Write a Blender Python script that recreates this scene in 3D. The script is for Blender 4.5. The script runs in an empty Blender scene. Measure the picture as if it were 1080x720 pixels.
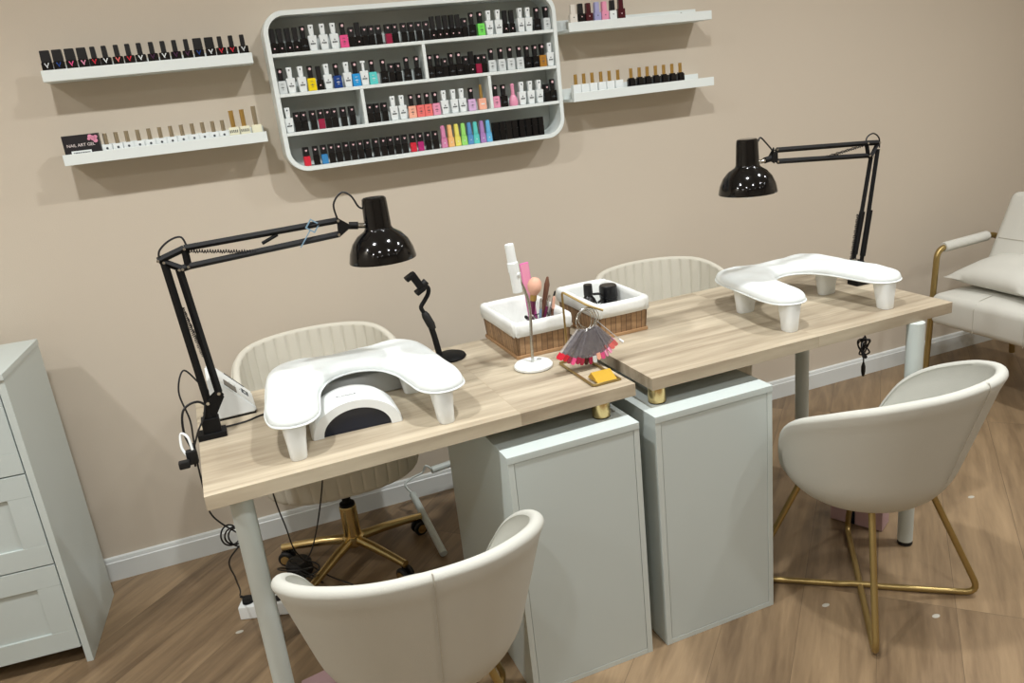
import bpy, bmesh, math, random
from mathutils import Vector, Matrix, geometry
random.seed(7)
PI = math.pi
COL = bpy.context.scene.collection
R = math.radians

# ------------------------------------------------------------------ materials
def new_mat(name):
    m = bpy.data.materials.new(name); m.use_nodes = True
    nt = m.node_tree; b = nt.nodes['Principled BSDF']
    return m, nt, b

def srgb(r, g, b):
    def f(c):
        c /= 255.0
        return c/12.92 if c <= .04045 else ((c+.055)/1.055)**2.4
    return (f(r), f(g), f(b), 1)

def mat(name, rgb, rough=.5, metal=0, coat=0, noise=0, nscale=40, bump=0, bscale=200, trans=0, spec=None, alpha=1):
    m, nt, b = new_mat(name)
    b.inputs['Base Color'].default_value = srgb(*rgb)
    b.inputs['Roughness'].default_value = rough
    b.inputs['Metallic'].default_value = metal
    b.inputs['Coat Weight'].default_value = coat
    b.inputs['Coat Roughness'].default_value = .08
    b.inputs['Transmission Weight'].default_value = trans
    b.inputs['Alpha'].default_value = alpha
    if spec is not None: b.inputs['Specular IOR Level'].default_value = spec
    tc = nt.nodes.new('ShaderNodeTexCoord')
    n = nt.nodes.new('ShaderNodeTexNoise'); n.inputs['Scale'].default_value = nscale; n.inputs['Detail'].default_value = 4
    nt.links.new(tc.outputs['Object'], n.inputs['Vector'])
    mx = nt.nodes.new('ShaderNodeMix'); mx.data_type = 'RGBA'
    c = srgb(*rgb); k = 1-noise
    mx.inputs[6].default_value = (c[0]*k, c[1]*k, c[2]*k, 1); mx.inputs[7].default_value = c
    nt.links.new(n.outputs['Fac'], mx.inputs[0]); nt.links.new(mx.outputs[2], b.inputs['Base Color'])
    if bump:
        n2 = nt.nodes.new('ShaderNodeTexNoise'); n2.inputs['Scale'].default_value = bscale; n2.inputs['Detail'].default_value = 3
        nt.links.new(tc.outputs['Object'], n2.inputs['Vector'])
        bp = nt.nodes.new('ShaderNodeBump'); bp.inputs['Strength'].default_value = bump; bp.inputs['Distance'].default_value = .002
        nt.links.new(n2.outputs['Fac'], bp.inputs['Height']); nt.links.new(bp.outputs['Normal'], b.inputs['Normal'])
    return m

def wood(name, dark, light, plank_w, plank_l, rot=0, rough=.45, mortar=.0015, mortar_col=None, grain=9, var=.5, stretch=14):
    m, nt, b = new_mat(name); L = nt.links.new
    tc = nt.nodes.new('ShaderNodeTexCoord'); mp = nt.nodes.new('ShaderNodeMapping'); mp.inputs['Rotation'].default_value = (0, 0, rot)
    L(tc.outputs['Object'], mp.inputs['Vector'])
    br = nt.nodes.new('ShaderNodeTexBrick')
    br.inputs['Scale'].default_value = 1; br.inputs['Brick Width'].default_value = plank_l; br.inputs['Row Height'].default_value = plank_w
    br.inputs['Mortar Size'].default_value = mortar; br.inputs['Mortar Smooth'].default_value = .3; br.offset = .37; br.offset_frequency = 1
    br.inputs['Color1'].default_value = (0, 0, 0, 1); br.inputs['Color2'].default_value = (1, 1, 1, 1); br.inputs['Mortar'].default_value = (.5, .5, .5, 1)
    L(mp.outputs['Vector'], br.inputs['Vector'])
    # per plank shift of the grain
    sc = nt.nodes.new('ShaderNodeVectorMath'); sc.operation = 'MULTIPLY'; sc.inputs[1].default_value = (1, stretch, 6)
    L(mp.outputs['Vector'], sc.inputs[0])
    off = nt.nodes.new('ShaderNodeVectorMath'); off.operation = 'MULTIPLY_ADD'; off.inputs[1].default_value = (7, 3, 11)
    L(br.outputs['Color'], off.inputs[0]); L(sc.outputs[0], off.inputs[2])
    n = nt.nodes.new('ShaderNodeTexNoise'); n.inputs['Scale'].default_value = grain*.35; n.inputs['Detail'].default_value = 7; n.inputs['Distortion'].default_value = .6
    L(off.outputs[0], n.inputs['Vector'])
    n2 = nt.nodes.new('ShaderNodeTexNoise'); n2.inputs['Scale'].default_value = grain*1.6; n2.inputs['Detail'].default_value = 3
    L(off.outputs[0], n2.inputs['Vector'])
    a1 = nt.nodes.new('ShaderNodeMath'); a1.operation = 'MULTIPLY_ADD'; a1.inputs[1].default_value = var; L(br.outputs['Color'], a1.inputs[0])
    a0 = nt.nodes.new('ShaderNodeMath'); a0.operation = 'MULTIPLY_ADD'; a0.inputs[1].default_value = 1.3; a0.inputs[2].default_value = -.15-var/2; L(n.outputs['Fac'], a0.inputs[0]); L(a0.outputs[0], a1.inputs[2])
    a2 = nt.nodes.new('ShaderNodeMath'); a2.operation = 'MULTIPLY_ADD'; a2.inputs[1].default_value = .35; L(n2.outputs['Fac'], a2.inputs[0])
    a3 = nt.nodes.new('ShaderNodeMath'); a3.operation = 'SUBTRACT'; a3.inputs[1].default_value = .17; L(a1.outputs[0], a3.inputs[0]); L(a3.outputs[0], a2.inputs[2])
    mx = nt.nodes.new('ShaderNodeMix'); mx.data_type = 'RGBA'; mx.inputs[6].default_value = srgb(*dark); mx.inputs[7].default_value = srgb(*light)
    L(a2.outputs[0], mx.inputs[0])
    mm = nt.nodes.new('ShaderNodeMix'); mm.data_type = 'RGBA'; L(br.outputs['Fac'], mm.inputs[0]); L(mx.outputs[2], mm.inputs[6])
    mm.inputs[7].default_value = srgb(*(mortar_col or dark)); L(mm.outputs[2], b.inputs['Base Color'])
    b.inputs['Roughness'].default_value = rough
    bp = nt.nodes.new('ShaderNodeBump'); bp.inputs['Strength'].default_value = .12; bp.inputs['Distance'].default_value = .002
    L(n2.outputs['Fac'], bp.inputs['Height']); L(bp.outputs['Normal'], b.inputs['Normal'])
    return m

M = dict(
    wall=mat('wall_paint', (201, 190, 173), .75, noise=.05, nscale=1.5, bump=.15, bscale=300),
    ceil=mat('ceiling_paint', (226, 224, 218), .9),
    trim=mat('white_trim_paint', (214, 218, 216), .4),
    white=mat('white_lacquer', (188, 197, 194), .35, noise=.02, nscale=3),
    carcass=mat('white_melamine', (192, 200, 196), .38, noise=.02, nscale=3),
    shelf=mat('white_metal_lacquer', (222, 229, 227), .35),
    rackback=mat('white_rack_back_panel', (196, 203, 200), .5),
    floor=wood('oak_floor', (88, 70, 51), (158, 134, 103), .19, 1.25, rot=R(-45), rough=.4, mortar=.0008, mortar_col=(92, 76, 58), grain=7, var=.42, stretch=9),
    desk=wood('light_oak_laminate', (126, 111, 91), (208, 196, 172), .105, .85, rough=.42, mortar=.0004, mortar_col=(158, 139, 114), grain=6, var=.32, stretch=11),
    slat=wood('brown_wood_slats', (112, 84, 58), (176, 142, 104), 2.0, .0165, rough=.6, mortar=.0009, mortar_col=(64, 46, 30), grain=30, var=.5, stretch=.2),
    slat_side=wood('brown_wood_slats_side', (112, 84, 58), (176, 142, 104), .0165, 2.0, rough=.6, mortar=.0009, mortar_col=(64, 46, 30), grain=30, var=.5, stretch=3),
    brass=mat('brushed_brass', (214, 190, 136), .24, metal=1, noise=.08, nscale=20),
    rod=mat('satin_gold_rod', (164, 142, 92), .38, metal=.85),
    gold=mat('yellow_gold_paint', (198, 158, 52), .35, metal=.3),
    goldcap=mat('gold_cap', (196, 160, 92), .3, metal=.8),
    silvercap=mat('champagne_cap', (176, 164, 140), .3, metal=.8),
    steel=mat('chrome_steel', (196, 196, 192), .2, metal=1),
    black=mat('gloss_black_enamel', (6, 6, 7), .10),
    blackm=mat('matt_black_metal', (7, 7, 8), .6, spec=.25),
    rubber=mat('black_rubber', (9, 9, 10), .6),
    cable=mat('black_cable', (18, 18, 20), .5),
    velvet=mat('cream_velvet', (190, 190, 181), .85, noise=.08, nscale=6, bump=.25, bscale=500),
    quilt=mat('cream_channelled_velvet', (208, 204, 190), .85, noise=.06, nscale=6, bump=.2, bscale=500),
    sofa=mat('pale_grey_upholstery', (206, 205, 196), .85, noise=.07, nscale=8, bump=.25, bscale=500),
    seam=mat('seam_thread', (176, 172, 160), .9),
    leather=mat('white_faux_leather', (226, 232, 231), .3, noise=.02, nscale=5, bump=.9, bscale=28),
    plastic=mat('white_plastic', (228, 232, 231), .3),
    plastic2=mat('white_matt_plastic', (216, 220, 219), .5),
    greypl=mat('grey_plastic', (176, 178, 176), .5),
    navy=mat('dark_blue_acrylic', (6, 20, 40), .12),
    pink=mat('dusty_pink_plastic', (180, 150, 154), .5),
    cloth=mat('white_cotton_liner', (224, 226, 222), .9, noise=.06, nscale=12, bump=.6, bscale=60),
    bulb=mat('frosted_bulb_glass', (236, 236, 230), .3),
    screen=mat('dark_display', (38, 40, 42), .2),
    ink=mat('dark_print', (70, 76, 80), .6),
    palewhite=mat('pale_print', (226, 214, 212), .5),
    skin=mat('peach_bristle', (226, 176, 152), .9, bump=.8, bscale=400),
    hotpink=mat('bright_pink_plastic', (222, 110, 178), .4),
    plum=mat('plum_handle', (104, 34, 70), .35),
    brownw=mat('brown_wood_handle', (110, 74, 56), .5),
    bluegrey=mat('blue_grey_handle', (120, 140, 160), .35),
    clear=mat('smoky_clear_acrylic', (150, 146, 148), .15, alpha=.55),
    floordot=mat('pale_floor_mark', (176, 172, 160), .5),
)
POL = dict(pink=(226, 84, 140), crimson=(150, 34, 66), lime=(120, 222, 96), silver=(206, 212, 212), yellow=(232, 206, 20), navy=(26, 62, 128),
           blue=(44, 150, 214), turquoise=(92, 204, 200), amber=(168, 118, 48), peach=(238, 176, 152), coral=(232, 116, 112), rose=(226, 150, 178),
           lilac=(212, 176, 214), red=(202, 42, 60), magenta=(170, 40, 110), sky=(96, 176, 222), dblue=(58, 130, 184))
POLN = dict(dblue='steel blue', sky='sky blue', amber='amber brown', silver='clear silver', navy='navy blue')
PB = {k: mat('polish_'+k, v, .25) for k, v in POL.items()}
for k_, v_ in dict(rose=(206, 132, 168), peach=(234, 184, 122), yellow=(222, 214, 104), lime=(150, 214, 112), dblue=(86, 142, 192), turquoise=(92, 198, 190), lilac=(168, 128, 184), sky=(100, 176, 216)).items():
    PB['soft_'+k_] = mat('soft_polish_'+k_, v_, .35)
PBLK = mat('polish_black', (13, 13, 15), .22); PBLK2 = mat('cap_black', (16, 16, 18), .35)
PWHT = mat('polish_white', (226, 232, 232), .3)
PDRK = mat('polish_dark_red', (72, 22, 30), .25); PLAV = mat('polish_lavender', (160, 160, 200), .3); PIVO = mat('polish_ivory', (218, 212, 202), .4)
PCRM = mat('polish_cream', (228, 226, 200), .4)

# ------------------------------------------------------------------ mesh helpers
def mk(name, bm, m, parent=None, smooth=40, loc=None):
    bmesh.ops.recalc_face_normals(bm, faces=bm.faces)
    me = bpy.data.meshes.new(name); bm.to_mesh(me); bm.free()
    if smooth:
        for p in me.polygons: p.use_smooth = True
        me.set_sharp_from_angle(angle=R(smooth))
    me.materials.append(m)
    o = bpy.data.objects.new(name, me); COL.objects.link(o)
    if smooth == 40:
        wn = o.modifiers.new('weighted_normals', 'WEIGHTED_NORMAL'); wn.keep_sharp = True; wn.weight = 100
    if parent: o.parent = parent
    if loc: o.location = loc
    return o

def thing(name, label, cat, loc=(0, 0, 0), rz=0, group=None):
    o = bpy.data.objects.new(name, None); COL.objects.link(o)
    o.empty_display_size = .05
    o.location = loc; o.rotation_euler = (0, 0, rz)
    o['label'] = label; o['category'] = cat
    if group: o['group'] = group
    return o

def tag(o, label, cat, group=None):
    o['label'] = label; o['category'] = cat
    if group: o['group'] = group
    return o

def struct(name, bm, m, smooth=0):
    o = mk(name, bm, m, smooth=smooth); o['kind'] = 'structure'; return o

def box(bm, x0, x1, y0, y1, z0, z1, bev=0, seg=2, mtx=None):
    vs = bmesh.ops.create_cube(bm, size=1)['verts']
    for v in vs:
        v.co = Vector((x0+(v.co.x+.5)*(x1-x0), y0+(v.co.y+.5)*(y1-y0), z0+(v.co.z+.5)*(z1-z0)))
    if bev:
        es = list({e for v in vs for e in v.link_edges})
        r = bmesh.ops.bevel(bm, geom=es, offset=bev, segments=seg, affect='EDGES', profile=.5)
        vs = list({v for f in r['faces'] for v in f.verts} | {v for v in vs if v.is_valid})
    if mtx is not None:
        allv = set()
        st = [v for v in vs if v.is_valid]
        while st:
            v = st.pop()
            if v in allv: continue
            allv.add(v); st += [e.other_vert(v) for e in v.link_edges]
        for v in allv: v.co = mtx @ v.co
    return bm

def B(*a, **k):
    bm = bmesh.new(); return box(bm, *a, **k)

def tube(bm, pts, r, seg=10, closed=False):
    pts = [Vector(p) for p in pts]; n = len(pts)
    rs = r if isinstance(r, (list, tuple)) else [r]*n
    rings = []; prev = None
    for i, p in enumerate(pts):
        if closed: t = (pts[(i+1) % n]-pts[i-1])
        elif i == 0: t = pts[1]-p
        elif i == n-1: t = p-pts[-2]
        else: t = (pts[i+1]-p).normalized()+(p-pts[i-1]).normalized()
        t.normalize()
        if prev is None:
            a = Vector((0, 0, 1)) if abs(t.z) < .9 else Vector((1, 0, 0))
            u = t.cross(a).normalized()
        else:
            u = prev-t*prev.dot(t)
            u = u.normalized() if u.length > 1e-6 else t.orthogonal().normalized()
        prev = u; w = t.cross(u)
        rings.append([bm.verts.new(p+(u*math.cos(2*PI*k/seg)+w*math.sin(2*PI*k/seg))*rs[i]) for k in range(seg)])
    m = n if closed else n-1
    for i in range(m):
        a, b = rings[i], rings[(i+1) % n]
        for k in range(seg):
            bm.faces.new((a[k], a[(k+1) % seg], b[(k+1) % seg], b[k]))
    if not closed:
        bm.faces.new(rings[0][::-1]); bm.faces.new(rings[-1])
    return bm

def T(pts, r, **k):
    return tube(bmesh.new(), pts, r, **k)

def spline(pts, n=8, closed=False):
    P = [Vector(p) for p in pts]; out = []; N = len(P)
    def g(i): return P[i % N] if closed else P[max(0, min(N-1, i))]
    for i in range(N if closed else N-1):
        a, b, c, d = g(i-1), g(i), g(i+1), g(i+2)
        for k in range(n):
            t = k/n
            out.append(.5*((2*b)+(c-a)*t+(2*a-5*b+4*c-d)*t*t+(3*b-a-3*c+d)*t**3))
    if not closed: out.append(P[-1])
    return out

def fillet(pts, rad, n=6):
    P = [Vector(p) for p in pts]; out = [P[0]]
    for i in range(1, len(P)-1):
        a = (P[i-1]-P[i]).normalized(); b = (P[i+1]-P[i]).normalized()
        s, e = P[i]+a*rad, P[i]+b*rad
        for k in range(n+1):
            t = k/n; out.append(s*(1-t)**2+P[i]*2*t*(1-t)+e*t*t)
    out.append(P[-1]); return out

def lathe(bm, prof, seg=24, mtx=None, sx=1, sy=1):
    rings = []; vs = []
    for r, z in prof:
        if r < 1e-6:
            v = bm.verts.new((0, 0, z)); rings.append([v]); vs.append(v)
        else:
            ring = [bm.verts.new((r*math.cos(2*PI*k/seg)*sx, r*math.sin(2*PI*k/seg)*sy, z)) for k in range(seg)]
            rings.append(ring); vs += ring
    for a, b in zip(rings, rings[1:]):
        for k in range(seg):
            q = [a[k % len(a)], a[(k+1) % len(a)], b[(k+1) % len(b)], b[k % len(b)]]
            u = []
            for v in q:
                if v not in u: u.append(v)
            if len(u) > 2: bm.faces.new(u)
    if len(rings[0]) > 1: bm.faces.new(rings[0][::-1])
    if len(rings[-1]) > 1: bm.faces.new(rings[-1])
    if mtx is not None:
        for v in vs: v.co = mtx @ v.co
    return bm

def Lt(prof, **k): return lathe(bmesh.new(), prof, **k)

def align(p, d):
    """matrix putting local +Z along d at p"""
    d = Vector(d).normalized()
    return Matrix.Translation(Vector(p)) @ d.to_track_quat('Z', 'Y').to_matrix().to_4x4()

def loft(bm, rings, cap=True, closed=True):
    vr = [[bm.verts.new(p) for p in r] for r in rings]
    n = len(vr[0])
    for a, b in zip(vr, vr[1:]):
        for k in range(n if closed else n-1):
            bm.faces.new((a[k], a[(k+1) % n], b[(k+1) % n], b[k]))
    if cap:
        bm.faces.new(vr[0][::-1]); bm.faces.new(vr[-1])
    return bm

def prism(bm, poly, axis, a, b):
    """poly 2D list extruded between a and b along axis"""
    def P(u, v, w): return {'x': (w, u, v), 'y': (u, w, v), 'z': (u, v, w)}[axis]
    return loft(bm, [[P(u, v, a) for u, v in poly], [P(u, v, b) for u, v in poly]])

def interp(tab, x):
    """smooth monotone cubic through the table"""
    n = len(tab)
    dl = [(tab[i+1][1]-tab[i][1])/(tab[i+1][0]-tab[i][0]) for i in range(n-1)]
    m = [0]+[0 if dl[i-1]*dl[i] <= 0 else 2*dl[i-1]*dl[i]/(dl[i-1]+dl[i]) for i in range(1, n-1)]+[0]
    for i in range(n-1):
        if x <= tab[i+1][0] or i == n-2:
            h = tab[i+1][0]-tab[i][0]; t = min(1, (x-tab[i][0])/h)
            return tab[i][1]*(2*t**3-3*t*t+1)+m[i]*h*(t**3-2*t*t+t)+tab[i+1][1]*(3*t*t-2*t**3)+m[i+1]*h*(t**3-t*t)

def text_bm(s, size, mtx, ext=.0003):
    cu = bpy.data.curves.new('lettering', 'FONT'); cu.body = s; cu.size = size; cu.extrude = ext; cu.align_x = 'CENTER'
    o = bpy.data.objects.new('lettering', cu)
    COL.objects.link(o); dg = bpy.context.evaluated_depsgraph_get(); dg.update()
    me = bpy.data.meshes.new_from_object(o.evaluated_get(dg)); bm = bmesh.new(); bm.from_mesh(me)
    bpy.data.objects.remove(o); bpy.data.curves.remove(cu); bpy.data.meshes.remove(me)
    for v in bm.verts: v.co = mtx @ v.co
    return bm

def join(dst, src):
    me = bpy.data.meshes.new('t'); src.to_mesh(me); src.free(); dst.from_mesh(me); bpy.data.meshes.remove(me); return dst

# ------------------------------------------------------------------ room
XL, XR, YF, H = -2.6, 2.95, -5.2, 2.62
struct('floor', B(XL-.1, XR+.1, YF-.1, .1, -.08, 0), M['floor'])
struct('ceiling', B(XL-.1, XR+.1, YF-.1, .1, H, H+.08), M['ceil'])
struct('wall_back', B(XL-.1, XR+.1, 0, .1, 0, H), M['wall'])
struct('wall_left', B(XL-.1, XL, YF, 0, 0, H), M['wall'])
struct('wall_right', B(XR, XR+.1, YF, 0, 0, H), M['wall'])
struct('wall_front', B(XL-.1, XR+.1, YF-.1, YF, 0, H), M['wall'])
def skirting(name, x0, x1):
    prof = [(0, 0), (-.014, 0), (-.014, .066), (-.011, .069), (-.011, .072), (-.009, .080), (0, .083)]
    return struct(name, prism(bmesh.new(), prof, 'x', x0, x1), M['trim'])
skirting('baseboard_back', XL, XR-.0145)
struct('baseboard_right', B(XR-.014, XR, YF, -.0005, 0, .083, bev=.003), M['trim'])
struct('baseboard_left', B(XL, XL+.014, YF, -.015, 0, .083, bev=.003), M['trim'])

# ------------------------------------------------------------------ dresser
d = thing('dresser', 'tall white chest of drawers with framed drawer fronts, against the wall at far left', 'dresser', (-1.45, -.3, 0), -.0727)
DW, DX, DF, DB, DH = .78, .009, -.14, .20, .884
bm = bmesh.new()
box(bm, DX-.018, DX, DF, DB, 0, DH-.018, bev=.0012)
box(bm, DX-DW, DX-DW+.018, DF, DB, 0, DH-.018, bev=.0012)
box(bm, DX-DW+.018, DX-.018, DB-.008, DB, .05, DH-.018)
box(bm, DX-DW+.018, DX-.018, DF+.03, DB-.008, .045, .06)
mk('carcass', bm, M['carcass'], d)
mk('top_panel', B(DX-DW-.002, DX+.002, DF-.006, DB, DH-.018, DH, bev=.002), M['carcass'], d)
def drawer(z0, z1):
    bm = bmesh.new(); x0, x1 = DX-DW+.0205, DX-.0205; s = .06; f = DF-.002; t = f+.018
    h = .064; hb = .06
    box(bm, x0, x1, f, t, z1-h, z1, bev=.001); box(bm, x0, x1, f, t, z0, z0+hb, bev=.001)
    for a in (x0, (x0+x1)/2-s/2, x1-s):
        box(bm, a, a+s, f+.0003, t, z0+hb, z1-h, bev=.0008)
    box(bm, x0+s, x1-s, f+.007, t, z0+hb, z1-h)
    mk('drawer', bm, M['white'], d)
for z0, z1 in ((.056, .327), (.331, .603), (.607, .862)): drawer(z0, z1)

# ------------------------------------------------------------------ desks
TZ, TT = .734, .032
def desk(label, rot, x0, x1, y0, y1, legs, feet, group):
    t = thing('desk', label, 'desk', (0, -1.1, 0), rot)
    mk('tabletop', B(x0, x1, y0+1.1, y1+1.1, TZ-TT, TZ, bev=.0012), M['desk'], t)
    for lx, ly in legs:
        l = mk('leg', Lt([(.0, .012), (.0205, .012), (.0215, .014), (.0235, TZ-TT)], seg=28), M['carcass'], t, loc=(lx, ly+1.1, 0))
        mk('leg_foot', Lt([(.0, 0), (.020, 0), (.0215, .004), (.0205, .012), (0, .012)], seg=24), M['rubber'], l)
    for lx, ly in feet:
        l = mk('riser_foot', Lt([(.0, .657), (.0215, .657), (.0225, .660), (.0225, TZ-TT), (0, TZ-TT)], seg=28), M['brass'], t, loc=(lx, ly+1.1, 0))
        mk('riser_pad', Lt([(0, .6553), (.0215, .6553), (.0225, .657), (0, .657)], seg=20), M['rubber'], l)
    return t
desk('light oak topped desk carrying the curing lamp, nearer the dresser', .0275, -1.0, -.0144, -1.1212, -.5339,
     [(-.936, -1.058), (-.936, -.60)], [(-.092, -1.083), (-.092, -.60)], 'desks')
desk('light oak topped desk nearer the armchair, its armrest cushion near the far end', .0098, .0317, 1.0043, -1.1212, -.5339,
     [(.872, -1.120), (.905, -.63)], [(.034+.03, -1.085), (.064, -.60)], 'desks')

def cabinet(label, x0, x1):
    t = thing('cabinet', label, 'cabinet', (0, -1.1, 0), .0145)
    f, b, h, th = -.0656, .453, .6548, .015
    bm = bmesh.new()
    box(bm, x0, x0+th, f, b, 0, h-.018, bev=.0008); box(bm, x1-th, x1, f, b, 0, h-.018, bev=.0008)
    box(bm, x0+th, x1-th, f+.0005, b, 0, .014, bev=.0006); box(bm, x0+th, x1-th, b-.01, b, .014, h-.018)
    mk('carcass', bm, M['carcass'], t)
    mk('top_panel', B(x0-.001, x1+.001, f-.001, b, h-.018, h, bev=.0015), M['white'], t)
    mk('door', B(x0+th+.0010, x1-th-.0010, f+.0008, f+.018, .0152, h-.0190, bev=.0004), M['white'], t)
    return t
cabinet('white handleless cabinet under the end of the desk with the curing lamp', -.3738, -.0361)
cabinet('white handleless cabinet standing beside the gold-legged tub chair turned to the right', .0084, .3504)

# ------------------------------------------------------------------ tub chairs
def tub_shell(Htab, zb, Zt, Rb, Rt, th, inner_z, chan=0, N=144, ey=1.0, rise=.2, sq=2.0, lean=0):
    prof_rings = []
    bm = bmesh.new()
    cols = []
    for i in range(N):
        dl = (i/N)*2*PI
        ad = abs(((dl+PI) % (2*PI))-PI)
        h = interp(Htab, math.degrees(ad))
        ch = 0
        if chan:
            ch = abs(math.sin(ad*chan/2))**.22
        def rr(z):
            t = (z-zb)/(Zt-zb)
            q = min(1, t/rise)
            return Rb*math.sqrt(max(0, 1-(1-q)**2))*.35+Rb*.65*(1 if q > 0 else 0)+(Rt-Rb)*t
        pts = [(.05, zb)]
        pts.append((Rb*.65, zb))
        for k in range(1, 15):
            z = zb+(h-th*.5-zb)*(k/14)**1.25
            pts.append((rr(z)+(ch-1)*.0035*(1 if z < h-.035 else 0), z))
        ro = pts[-1][0]
        for k in range(1, 8):
            a = PI*k/8
            pts.append((ro-th/2+math.cos(a)*th/2, h-th*.5+math.sin(a)*th/2))
        iz = min(inner_z, h-.02)
        for k in range(0, 7):
            z = h-th*.5+(iz-(h-th*.5))*k/6
            pts.append((rr(z)-th-(ch-1)*.0035, z))
        pts.append((.05, iz))
        ca, sa = math.sin(dl), -math.cos(dl)
        k_ = (abs(ca)**sq+abs(sa)**sq)**(-1/sq); ca *= k_; sa *= k_
        cols.append([(r*ca, r*sa*ey-lean*max(0, (z-zb)/(Zt-zb)-.15), z) for r, z in pts])
    n = len(cols[0])
    vr = [[bm.verts.new(p) for p in c] for c in cols]
    for i in range(N):
        a, b = vr[i], vr[(i+1) % N]
        for k in range(n-1): bm.faces.new((a[k], b[k], b[k+1], a[k+1]))
    bm.faces.new([c[0] for c in vr]); bm.faces.new([c[-1] for c in vr][::-1])
    return bm

HT = [(0, .704), (30, .692), (58, .662), (80, .624), (96, .588), (108, .545), (117, .485), (126, .415), (142, .378), (180, .370)]
def seam_line(zb, Zt, Rb, Rt, h, lean=0):
    pts = []
    for k in range(14):
        z = zb+.10+(h-.012-zb-.10)*k/13
        pts.append((0, -(Rb+(Rt-Rb)*(z-zb)/(Zt-zb))-lean*((z-zb)/(Zt-zb)-.15)-.0006, z))
    pts.append((0, -(Rt-.008)-lean*.85, h+.0005)); pts.append((0, -(Rt-.026)-lean*.85, h-.004))
    return pts

def tub_chair(label, loc, rz):
    t = thing('tub_chair', label, 'chair', loc, rz, 'tub chairs with crossed gold legs')
    s = mk('shell', tub_shell(HT, .322, .70, .200, .292, .029, .375, rise=.26, lean=.030), M['velvet'], t, smooth=60)
    mk('seam', T(seam_line(.322, .70, .200, .292, .704, .030), .0010, seg=6), M['seam'], s)
    prof = [(0, .3755), (.148, .3755), (.166, .384), (.176, .398), (.170, .408), (.15, .413), (.1, .416), (0, .417)]
    mk('seat', Lt(prof, seg=48, mtx=Matrix.Translation((0, -.006, 0))), M['velvet'], t, smooth=60)
    for sgn in (1, -1):
        a = R(45); ux, uy = math.cos(a)*sgn, math.sin(a)
        zc = .0095 if sgn > 0 else .0095
        z2 = .012 if sgn > 0 else .012
        c = [(ux*.155, uy*.155, .335), (ux*.30, uy*.30, .0095), (ux*.02, uy*.02, .0095 if sgn > 0 else .0095),
             (-ux*.30, -uy*.30, .0095), (-ux*.155, -uy*.155, .335)]
        if sgn < 0:
            c = [c[0]]+fillet([c[0], c[1], (ux*.05, uy*.05, .0095)], .045)[1:-1]+[ (ux*.05, uy*.05, .0095), (ux*.02, uy*.02, .0125), (-ux*.02, -uy*.02, .0125), (-ux*.05, -uy*.05, .0095)]+fillet([(-ux*.05, -uy*.05, .0095), c[3], c[4]], .045)[1:-1]+[c[4]]
            p = c
        else: p = fillet(c[:2]+c[3:], .045)
        mk('base_rod', T(p, .0085, seg=12), M['rod'], t)
    return t
tub_chair('cream velvet tub chair with back seam, pulled up to the desk with the curing lamp', (-.640, -1.284, 0), R(-3))
tub_chair('cream velvet tub chair on crossed gold rods, pulled up to the desk by the armchair', (.602, -1.215, 0), R(8.5))

# swivel chairs on the wall side
HS = [(0, .752), (40, .745), (70, .715), (95, .65), (120, .56), (145, .49), (180, .462)]
def swivel(label, loc, rz, spin, base=True):
    t = thing('swivel_chair', label, 'chair', loc, rz, 'channel-stitched swivel chairs behind the desks')
    sh = mk('shell', tub_shell(HS, .335, .75, .246, .262, .024, .40, chan=42, N=336, rise=.07, sq=2.7), M['quilt'], t, smooth=50)
    # piping along the rim
    pts = []
    for i in range(72):
        dl = i/72*2*PI; ad = abs(((dl+PI) % (2*PI))-PI); h = interp(HS, math.degrees(ad)); r = .246+.016*(h-.335)/(.415)+.001
        r *= (abs(math.sin(dl))**2.7+abs(math.cos(dl))**2.7)**(-1/2.7); pts.append((r*math.sin(dl), -r*math.cos(dl), h-.014))
    mk('piping', tube(bmesh.new(), pts, .0028, seg=6, closed=True), M['quilt'], sh)
    mk('seat', Lt([(0, .39), (.195, .39), (.205, .41), (.205, .44), (.19, .458), (.1, .464), (0, .465)], seg=48), M['quilt'], t, smooth=60)
    mk('column', Lt([(0, .09), (.026, .09), (.028, .095), (.028, .200), (.026, .206), (0, .206)], seg=28), M['brass'], t)
    mk('gas_lift', Lt([(0, .204), (.0245, .204), (.0245, .214), (.014, .216), (.014, .345), (0, .345)], seg=20), M['blackm'], t)
    mk('base_hub', Lt([(0, .062), (.030, .062), (.036, .072), (.036, .092), (.030, .098), (0, .098)], seg=28), M['brass'], t)
    for k in range(5):
        a = spin+k*2*PI/5; ux, uy = math.cos(a), math.sin(a)
        p = lambda r, z: (ux*r, uy*r, z)
        a_ = mk('base_arm', T([p(.025, .082), p(.10, .080), p(.18, .072), p(.245, .064)], [.0165, .0155, .0135, .0125], seg=12), M['brass'], t)
        bm = bmesh.new()
        tube(bm, [p(.232, .066), p(.232, .045)], .006, seg=8)
        w = Vector((-uy, ux, 0))
        for s in (-1, 1):
            c = Vector(p(.236, .0265))+w*s*.013
            lathe(bm, [(0, -.006), (.022, -.006), (.0255, -.003), (.0255, .003), (.022, .006), (0, .006)], seg=20, mtx=align(c, w))
        cs = mk('caster', bm, M['rubber'], t)
        bm = bmesh.new()
        for s in (-1, 1):
            c = Vector(p(.236, .0265))+w*s*.0205
            lathe(bm, [(.007, -.002), (.0155, -.002), (.0155, .002), (.007, .002)], seg=18, mtx=align(c, w))
        lathe(bm, [(0, -.015), (.004, -.015), (.004, .015), (0, .015)], seg=10, mtx=align(p(.236, .0265), w))
        mk('caster_hub', bm, M['brass'], cs)
    return t
swivel('cream channel-stitched swivel chair on brass castor base behind the desk with the curing lamp', (-.660, -.318, 0), R(180), R(-168))
swivel('cream channel-stitched swivel chair half hidden behind the basket with black bottles', (.60, -.30, 0), R(176), R(20))

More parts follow.
